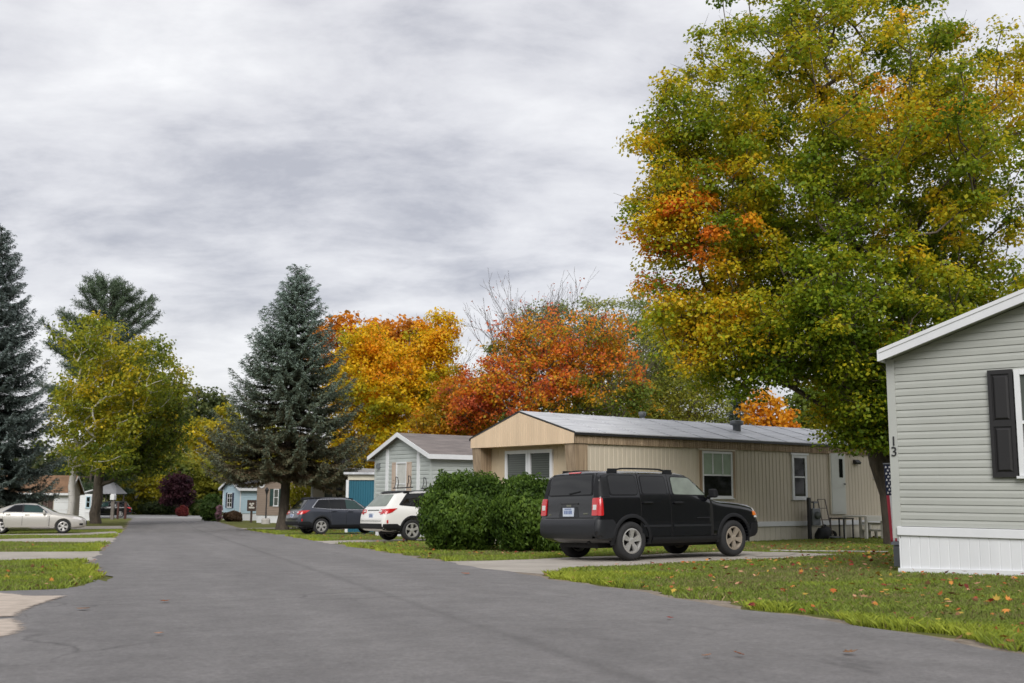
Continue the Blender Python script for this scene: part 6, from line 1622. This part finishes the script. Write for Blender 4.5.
bare_fan('bare grey tree with fine upright twigs rising behind the red maple', on_ground(532, 67), 5.6, .12, 15.4, .50, 4, [(.46,.075,.045), (.55,.14,.03)], AUT, 10, .13, 500)
bare_fan('smaller bare tree right of the larger bare one', on_ground(616, 68), 5.5, .12, 13.4, .25, 9, [(.46,.12,.045), (.45,.25,.05)], AUT, 5, .14, 60)
bare_fan('thin bare tree showing above the golden maple', on_ground(428, 82), 6, .12, 15.5, .22, 12, [(.5,.3,.04), (.55,.2,.03)], AUT, 4, .14, 20)

# clipped evergreen hedge: two shrubs grown together
HP = [(.03,.062,.014), (.07,.128,.02), (.12,.205,.03), (.20,.30,.045)]
p = on_ground(467, 25.6); shrub('evergreen_shrub', 'larger left evergreen shrub in front of the peach gable', p, [((-.10, 0, .88), (.95, .85, .95)), ((-.50, -.15, .72), (.58, .7, .80)), ((-.52, 0, 1.15), (.46, .5, .62)), ((.42, -.05, .84), (.66, .7, .92)), ((.35, .1, 1.30), (.55, .55, .55)), ((-.15, .1, 1.34), (.45, .5, .52))], 46000, .095, HP, .42, 'evergreen shrubs', .03, 1.0, 16, bumps=.17, spread=.5)
p = on_ground(530, 24.6); shrub('evergreen_shrub', 'smaller right evergreen shrub touching the rear of the black 4x4', p, [((0, 0, .86), (.78, .75, .86)), ((-.1, 0, 1.25), (.42, .45, .52)), ((.38, 0, 1.12), (.34, .45, .52)), ((.42, -.05, .62), (.52, .6, .66)), ((-.30, .1, .82), (.6, .6, .9)), ((.55, -.25, .30), (.40, .4, .34))], 36000, .095, HP, .42, 'evergreen shrubs', .03, 1.0, 14, bumps=.17, spread=.5)

# the wood beyond everything, one mass
def woodland():
    V, F, Cc = [], [], []; nb = 0
    for k in range(270):
        x = rng.uniform(-150, 190); y = 185 + rng.uniform(0, 30) + .12 * abs(x); h = rng.uniform(8, 13)
        if k >= 150: x, y = (-1 if k % 2 else 1) * rng.uniform(95, 125) + (20 if k % 2 == 0 else 0), rng.uniform(10, 200)
        g = float(gz(x, y))
        n = 520; v = unit(rng.normal(size=(n, 3))); P = np.array([x, y, g + h * .52]) + v * np.array([5.5, 5, h * .52]) * (1 - .5 * rng.uniform(0, 1, (n, 1)) ** 2)
        a, f = leaves_np(P, v + rng.normal(size=P.shape) * .6, .95 * rng.uniform(.6, 1.3, n), .8)
        V.append(a); F.append(f + nb); nb += len(a)
        base = rng.uniform(0, .75); Cc.append(np.repeat(ramp(base + .14 * rng.normal(size=n), [(.03,.05,.02), (.06,.08,.025), (.13,.13,.03), (.34,.24,.03)]), 4, 0))
    for k in range(46):                                     # unseen far side of the street, trees added to darken car reflections
        x = -70 + 140 * (k % 23) / 22 + rng.uniform(-3, 3); y = -38 - 14 * (k // 23) + rng.uniform(-4, 4); h = rng.uniform(6, 10); g = float(gz(x, y))
        n = 700; v = unit(rng.normal(size=(n, 3))); P = np.array([x, y, g + h * .5]) + v * np.array([4, 4, h * .5]) * (1 - .5 * rng.uniform(0, 1, (n, 1)) ** 2)
        a, f = leaves_np(P, v + rng.normal(size=P.shape) * .6, .7 * rng.uniform(.6, 1.3, n), .8)
        V.append(a); F.append(f + nb); nb += len(a); base = rng.uniform(0, .75); Cc.append(np.repeat(ramp(base + .14 * rng.normal(size=n), [(.03,.05,.02), (.06,.08,.025), (.13,.13,.03), (.34,.24,.03)]), 4, 0))
    o = link_mesh('woodland', mesh_np('woodland', np.concatenate(V), np.concatenate(F), np.concatenate(Cc)), M['leaf']); tag(o, 'mixed autumn wood far beyond the homes and unseen behind the viewer', 'woodland', None, 'stuff')
woodland()

# ------------------------------------------------------------------ grass and fallen leaves
def inside(poly, x, y):
    r = np.zeros(len(x), bool); P = np.array(poly)
    for (x0, y0), (x1, y1) in zip(P, np.roll(P, -1, 0)):
        c = ((y0 > y) != (y1 > y)); r ^= c & (x < (x1 - x0) * (y - y0) / (y1 - y0 + 1e-12) + x0)
    return r
def house_mask(fr, x0, x1, y0, y1):
    u, v, o = np.array(fr.u)[:2], np.array(fr.v)[:2], np.array(fr.o)[:2]
    return [tuple(o + u*a + v*b) for a, b in ((x0, y0), (x1, y0), (x1, y1), (x0, y1))]
BLOCK = DRIVES + [house_mask(H13, 0, 17, -8, -.05), house_mask(TAN, .5, 18, .05, 4.7), house_mask(GREY, 0, 14, 0, 4.3)]
def free(x, y, m=0.0):
    er = 0.62 - 0.335 * (y - 14.0) + .06 * np.sin(y * 1.7) + .05 * np.sin(y * 4.3 + 1); el = 0.62 - 0.335 * (y - 14.0) - RW + .55 * np.exp(-((y - 14.5) / 3.6) ** 2) - .012 * np.maximum(0, y - 20) + .06 * np.sin(y * 2.1 + 2) + .04 * np.sin(y * 5.1)
    ok = (x > er + m) | (x < el - m)
    for P in BLOCK: ok &= ~inside(P, x, y)
    return ok, np.minimum(np.abs(x - er), np.abs(x - el))
def grass():
    n = 1500000
    y = 4.5 * (62 / 4.5) ** rng.uniform(0, 1, n); w = .56 * y + 1.5; x = rng.uniform(-1, 1, n) * w
    j = .08 + .22 * (.5 + .5 * noise3(np.stack([x, y, y * 0], 1), 2.2, 31))
    ok, d = free(x, y, j); x, y, d = x[ok], y[ok], d[ok]; n = len(x)
    P = np.stack([x, y, gz(x, y)], 1); Q = np.stack([x, y, y * 0], 1)
    patch = noise3(Q, .9, 41) * .55 + noise3(Q, 3.1, 42) * .45
    keep = rng.uniform(0, 1, n) < np.clip(.78 + .7 * patch, .10, 1); P, Q, d, patch = P[keep], Q[keep], d[keep], patch[keep]; n = len(P); y = P[:, 1]
    near = np.exp(-np.maximum(0, d - .15) / .9) 
    lush = np.clip(near + .25 * patch, 0, 1.2)
    h = (.024 + .030 * lush) * rng.uniform(.6, 1.5, n) * (1 + .012 * y); wd = (.0017 + .00036 * y) * rng.uniform(.7, 1.4, n)
    a = rng.uniform(0, 2 * np.pi, n); lean = rng.normal(size=(n, 2)) * .55 * h[:, None]
    sx, sy = np.cos(a) * wd, np.sin(a) * wd
    V = np.stack([P + np.stack([-sx, -sy, 0*sx - .01], 1), P + np.stack([sx, sy, 0*sx - .01], 1), P + np.stack([sx*.5 + lean[:, 0]*.45, sy*.5 + lean[:, 1]*.45, h*.6], 1), P + np.stack([lean[:, 0], lean[:, 1], h], 1)], 1).reshape(-1, 3)
    F = np.arange(n * 4).reshape(n, 4)
    t = .30 + .40 * lush + .22 * patch + .12 * rng.normal(size=n)
    col = ramp(t, [(.22,.21,.075), (.18,.225,.05), (.22,.29,.045), (.29,.345,.04), (.37,.415,.05)])
    straw = rng.uniform(0, 1, n) < np.clip(.13 - .12 * lush - .08 * patch, .015, 1); col[straw] = np.array([.28, .22, .11]) * rng.uniform(.6, 1.2, (straw.sum(), 1))
    o = link_mesh('grass', mesh_np('grass', V, F, np.repeat(col, 4, 0)), M['grass']); tag(o, 'short patchy green grass with a lush bright rim along the road', 'grass', None, 'stuff')
grass()

def leaf_shape(c, size, yaw, tilt, curl, pts=None):
    """a five-lobed maple leaf, slightly curled"""
    ang = [90, 62, 40, 18, -8, -38, -62, -90, -118, -142, -172, 162, 140, 118]; rad = [1, .5, .86, .45, .8, .42, .5, .34, .5, .42, .8, .45, .86, .5]
    P = [(r_ * math.cos(R(a)) * size, r_ * math.sin(R(a)) * size) for a, r_ in zip(ang, rad)]
    V = [(0, 0, 0)] + [(px, py, curl * (px * px + py * py) / size) for px, py in P]
    Mx = Matrix.Translation(c) @ Matrix.Rotation(yaw, 4, 'Z') @ Matrix.Rotation(tilt, 4, 'X')
    return [Mx @ Vector(v) for v in V], [(0, i + 1, (i + 1) % len(P) + 1) for i in range(len(P))]
LC = [(.46,.13,.03), (.55,.22,.05), (.33,.05,.03), (.20,.035,.025), (.50,.33,.06), (.30,.16,.08), (.52,.27,.16)]
def litter():
    V, F, Cc = [], [], []; n = 0
    cand = []
    for _ in range(1700):
        y = 6.5 * (48 / 6.5) ** rng.uniform(0, 1); x = rng.uniform(-.54, .54) * y
        cand.append((x, y))
    # thick under the maples and along the homes
    for _ in range(900):
        cand.append((rng.normal(7.2, 3.0), rng.normal(20, 4.5)))
    for _ in range(260): cand.append((rng.uniform(-6.5, .5), rng.uniform(21, 34)))
    for _ in range(300): cand.append((rng.uniform(-14, -5), rng.uniform(38, 60)))
    cand = np.array(cand); ok, d = free(cand[:, 0], cand[:, 1], .0); cand = cand[ok]
    for x, y in cand:
        if y < 5.5: continue
        s = rng.uniform(.026, .054) * (1 + .006 * y); z = float(gz(x, y)) + rng.uniform(.03, .065)
        v, f = leaf_shape((x, y, z), s, rng.uniform(0, 6.28), rng.normal() * .45, rng.normal() * .35)
        V += [tuple(q) for q in v]; F += [tuple(i + n for i in t) for t in f]; n += len(v)
        c = np.array(LC[rng.integers(len(LC))]) * rng.uniform(.7, 1.15); Cc += [c] * len(v)
    o = link_mesh('fallen_leaves', mesh_np('fallen_leaves', np.array(V), np.array(F), np.array(Cc)), M['litter']); tag(o, 'red, orange and tan maple leaves scattered over the lawns', 'fallen leaves', None, 'stuff')
litter()
RL = [((83, 611.5), .105, 5, 'curled tan leaf on the asphalt beside the pale sand patch'), ((165, 604), .085, 0, 'orange brown leaf on the road, the farther of the left pair'), ((158, 637), .06, 6, 'small pinkish leaf on the road, the nearer of the left pair'),
      ((467, 575.5), .12, 0, 'small orange leaf on the road below the evergreen hedge'), ((669, 621), .05, 2, 'tiny dark red leaf on the road near the lawn edge'), ((708, 660.5), .055, 6, 'flat pale pink leaf on the near road beside a red one'),
      ((740, 659.5), .06, 0, 'curled reddish orange leaf on the near road'), ((848, 657), .08, 5, 'dry tan curled leaf farthest right on the road')]
for (px, py), s, ci, lab in RL:
    g = ground_at(px, py); v, f = leaf_shape((0, 0, 0), s * .75, rng.uniform(0, 6), .22 * rng.normal(), rng.uniform(.05, .3))
    zmin = min(q.z for q in v); V = np.array([(q.x, q.y, q.z - zmin) for q in v])
    o = link_mesh('fallen_leaf', mesh_np('fallen_leaf', V, np.array(f), np.tile(np.array(LC[ci]) * .9, (len(V), 1))), M['litter'])
    o.location = (g.x, g.y, g.z + .028); so = o.modifiers.new('t', 'SOLIDIFY'); so.thickness = .002; tag(o, lab, 'leaf', 'dry leaves lying on the road')

# ------------------------------------------------------------------ sky, light, camera
w = bpy.data.worlds.new('World'); scene.world = w; w.use_nodes = True; nt = w.node_tree; nt.nodes.clear(); L = nt.links.new
out = nn(nt, 'ShaderNodeOutputWorld'); bg = nn(nt, 'ShaderNodeBackground', Strength=.10)
SUN_EL, SUN_AZ = R(38), R(184)                      # azimuth measured clockwise from +Y: behind the camera, to its left
sky = nn(nt, 'ShaderNodeTexSky', sky_type='NISHITA', sun_disc=False); sky.sun_elevation = SUN_EL; sky.sun_rotation = SUN_AZ
tc = nn(nt, 'ShaderNodeTexCoord'); sp = nn(nt, 'ShaderNodeSeparateXYZ'); L(tc.outputs['Generated'], sp.inputs[0])
def mth(op, a, b=None, clamp=False):
    n = nn(nt, 'ShaderNodeMath', operation=op, use_clamp=clamp)
    for i, v in enumerate((a, b)):
        if v is None: continue
        if isinstance(v, (int, float)): n.inputs[i].default_value = v
        else: L(v, n.inputs[i])
    return n.outputs[0]
zz = mth('MAXIMUM', sp.outputs['Z'], 0.0); den = mth('ADD', zz, .26)
cx_, cy_ = mth('DIVIDE', sp.outputs['X'], den), mth('DIVIDE', sp.outputs['Y'], den)
cb = nn(nt, 'ShaderNodeCombineXYZ'); L(cx_, cb.inputs['X']); L(cy_, cb.inputs['Y'])
mp = nn(nt, 'ShaderNodeMapping'); mp.inputs['Scale'].default_value = (.68, 1.0, 1); mp.inputs['Rotation'].default_value = (0, 0, R(-8)); mp.inputs['Location'].default_value = (12.3, 5.1, 0); L(cb.outputs[0], mp.inputs['Vector'])
n1 = nn(nt, 'ShaderNodeTexNoise', Scale=1.25, Detail=10.0, Roughness=.55, Distortion=.12); L(mp.outputs[0], n1.inputs['Vector'])
n2 = nn(nt, 'ShaderNodeTexNoise', Scale=4.0, Detail=10.0, Roughness=.60, Distortion=.2); L(mp.outputs[0], n2.inputs['Vector'])
mixn = mth('ADD', mth('MULTIPLY', n1.outputs['Fac'], .60), mth('MULTIPLY', n2.outputs['Fac'], .40))
cr = nn(nt, 'ShaderNodeValToRGB'); e = cr.color_ramp.elements
e[0].position = .40; e[0].color = (.37, .375, .415, 1); e[1].position = .60; e[1].color = (.73, .73, .738, 1)
m1 = cr.color_ramp.elements.new(.48); m1.color = (.545, .545, .572, 1)
L(mixn, cr.inputs['Fac'])
hz = nn(nt, 'ShaderNodeMapRange', interpolation_type='SMOOTHSTEP'); hz.inputs[1].default_value = 0; hz.inputs[2].default_value = .22; hz.inputs[3].default_value = .55; hz.inputs[4].default_value = 0; L(sp.outputs['Z'], hz.inputs[0])
hm = nn(nt, 'ShaderNodeMix', data_type='RGBA'); hm.inputs[7].default_value = (.57, .56, .57, 1); L(hz.outputs[0], hm.inputs[0]); L(cr.outputs['Color'], hm.inputs[6])
sc_ = nn(nt, 'ShaderNodeMix', data_type='RGBA', blend_type='MULTIPLY'); sc_.inputs[0].default_value = 1; sc_.inputs[7].default_value = (7.4, 7.4, 7.4, 1); L(hm.outputs[2], sc_.inputs[6])
mx = nn(nt, 'ShaderNodeMix', data_type='RGBA'); mx.inputs[0].default_value = .94; L(sky.outputs[0], mx.inputs[6]); L(sc_.outputs[2], mx.inputs[7])
L(mx.outputs[2], bg.inputs['Color']); L(bg.outputs[0], out.inputs['Surface'])

ld = bpy.data.lights.new('sun', 'SUN'); ld.energy = 1.5; ld.angle = R(35); ld.color = (1, .975, .94)
lo = bpy.data.objects.new('sun', ld); COL.objects.link(lo)
sd = Vector((math.sin(SUN_AZ) * math.cos(SUN_EL), math.cos(SUN_AZ) * math.cos(SUN_EL), math.sin(SUN_EL)))
lo.rotation_euler = sd.to_track_quat('Z', 'Y').to_euler(); lo.location = (0, -20, 40)

cam = bpy.data.cameras.new('camera'); co = bpy.data.objects.new('camera', cam); COL.objects.link(co)
co.matrix_world = Matrix.Translation((0, 0, HC)) @ CAMM
cam.sensor_width = 36; cam.lens = FPX / 1024 * 36; cam.clip_end = 2000; cam.clip_start = .05
cam.shift_y = 0
cam.dof.use_dof = True; cam.dof.focus_distance = 15; cam.dof.aperture_fstop = 3.2
scene.camera = co
vs = scene.view_settings; vs.view_transform = 'Standard'; vs.look = 'None'; vs.exposure = 0.9; vs.gamma = 1; vs.use_curve_mapping = False
c = scene.cycles; c.use_denoising = True; c.max_bounces = 12; c.diffuse_bounces = 6; c.glossy_bounces = 3; c.transmission_bounces = 8; c.transparent_max_bounces = 4; c.use_adaptive_sampling = True; c.adaptive_threshold = .02
c.sample_clamp_indirect = 6
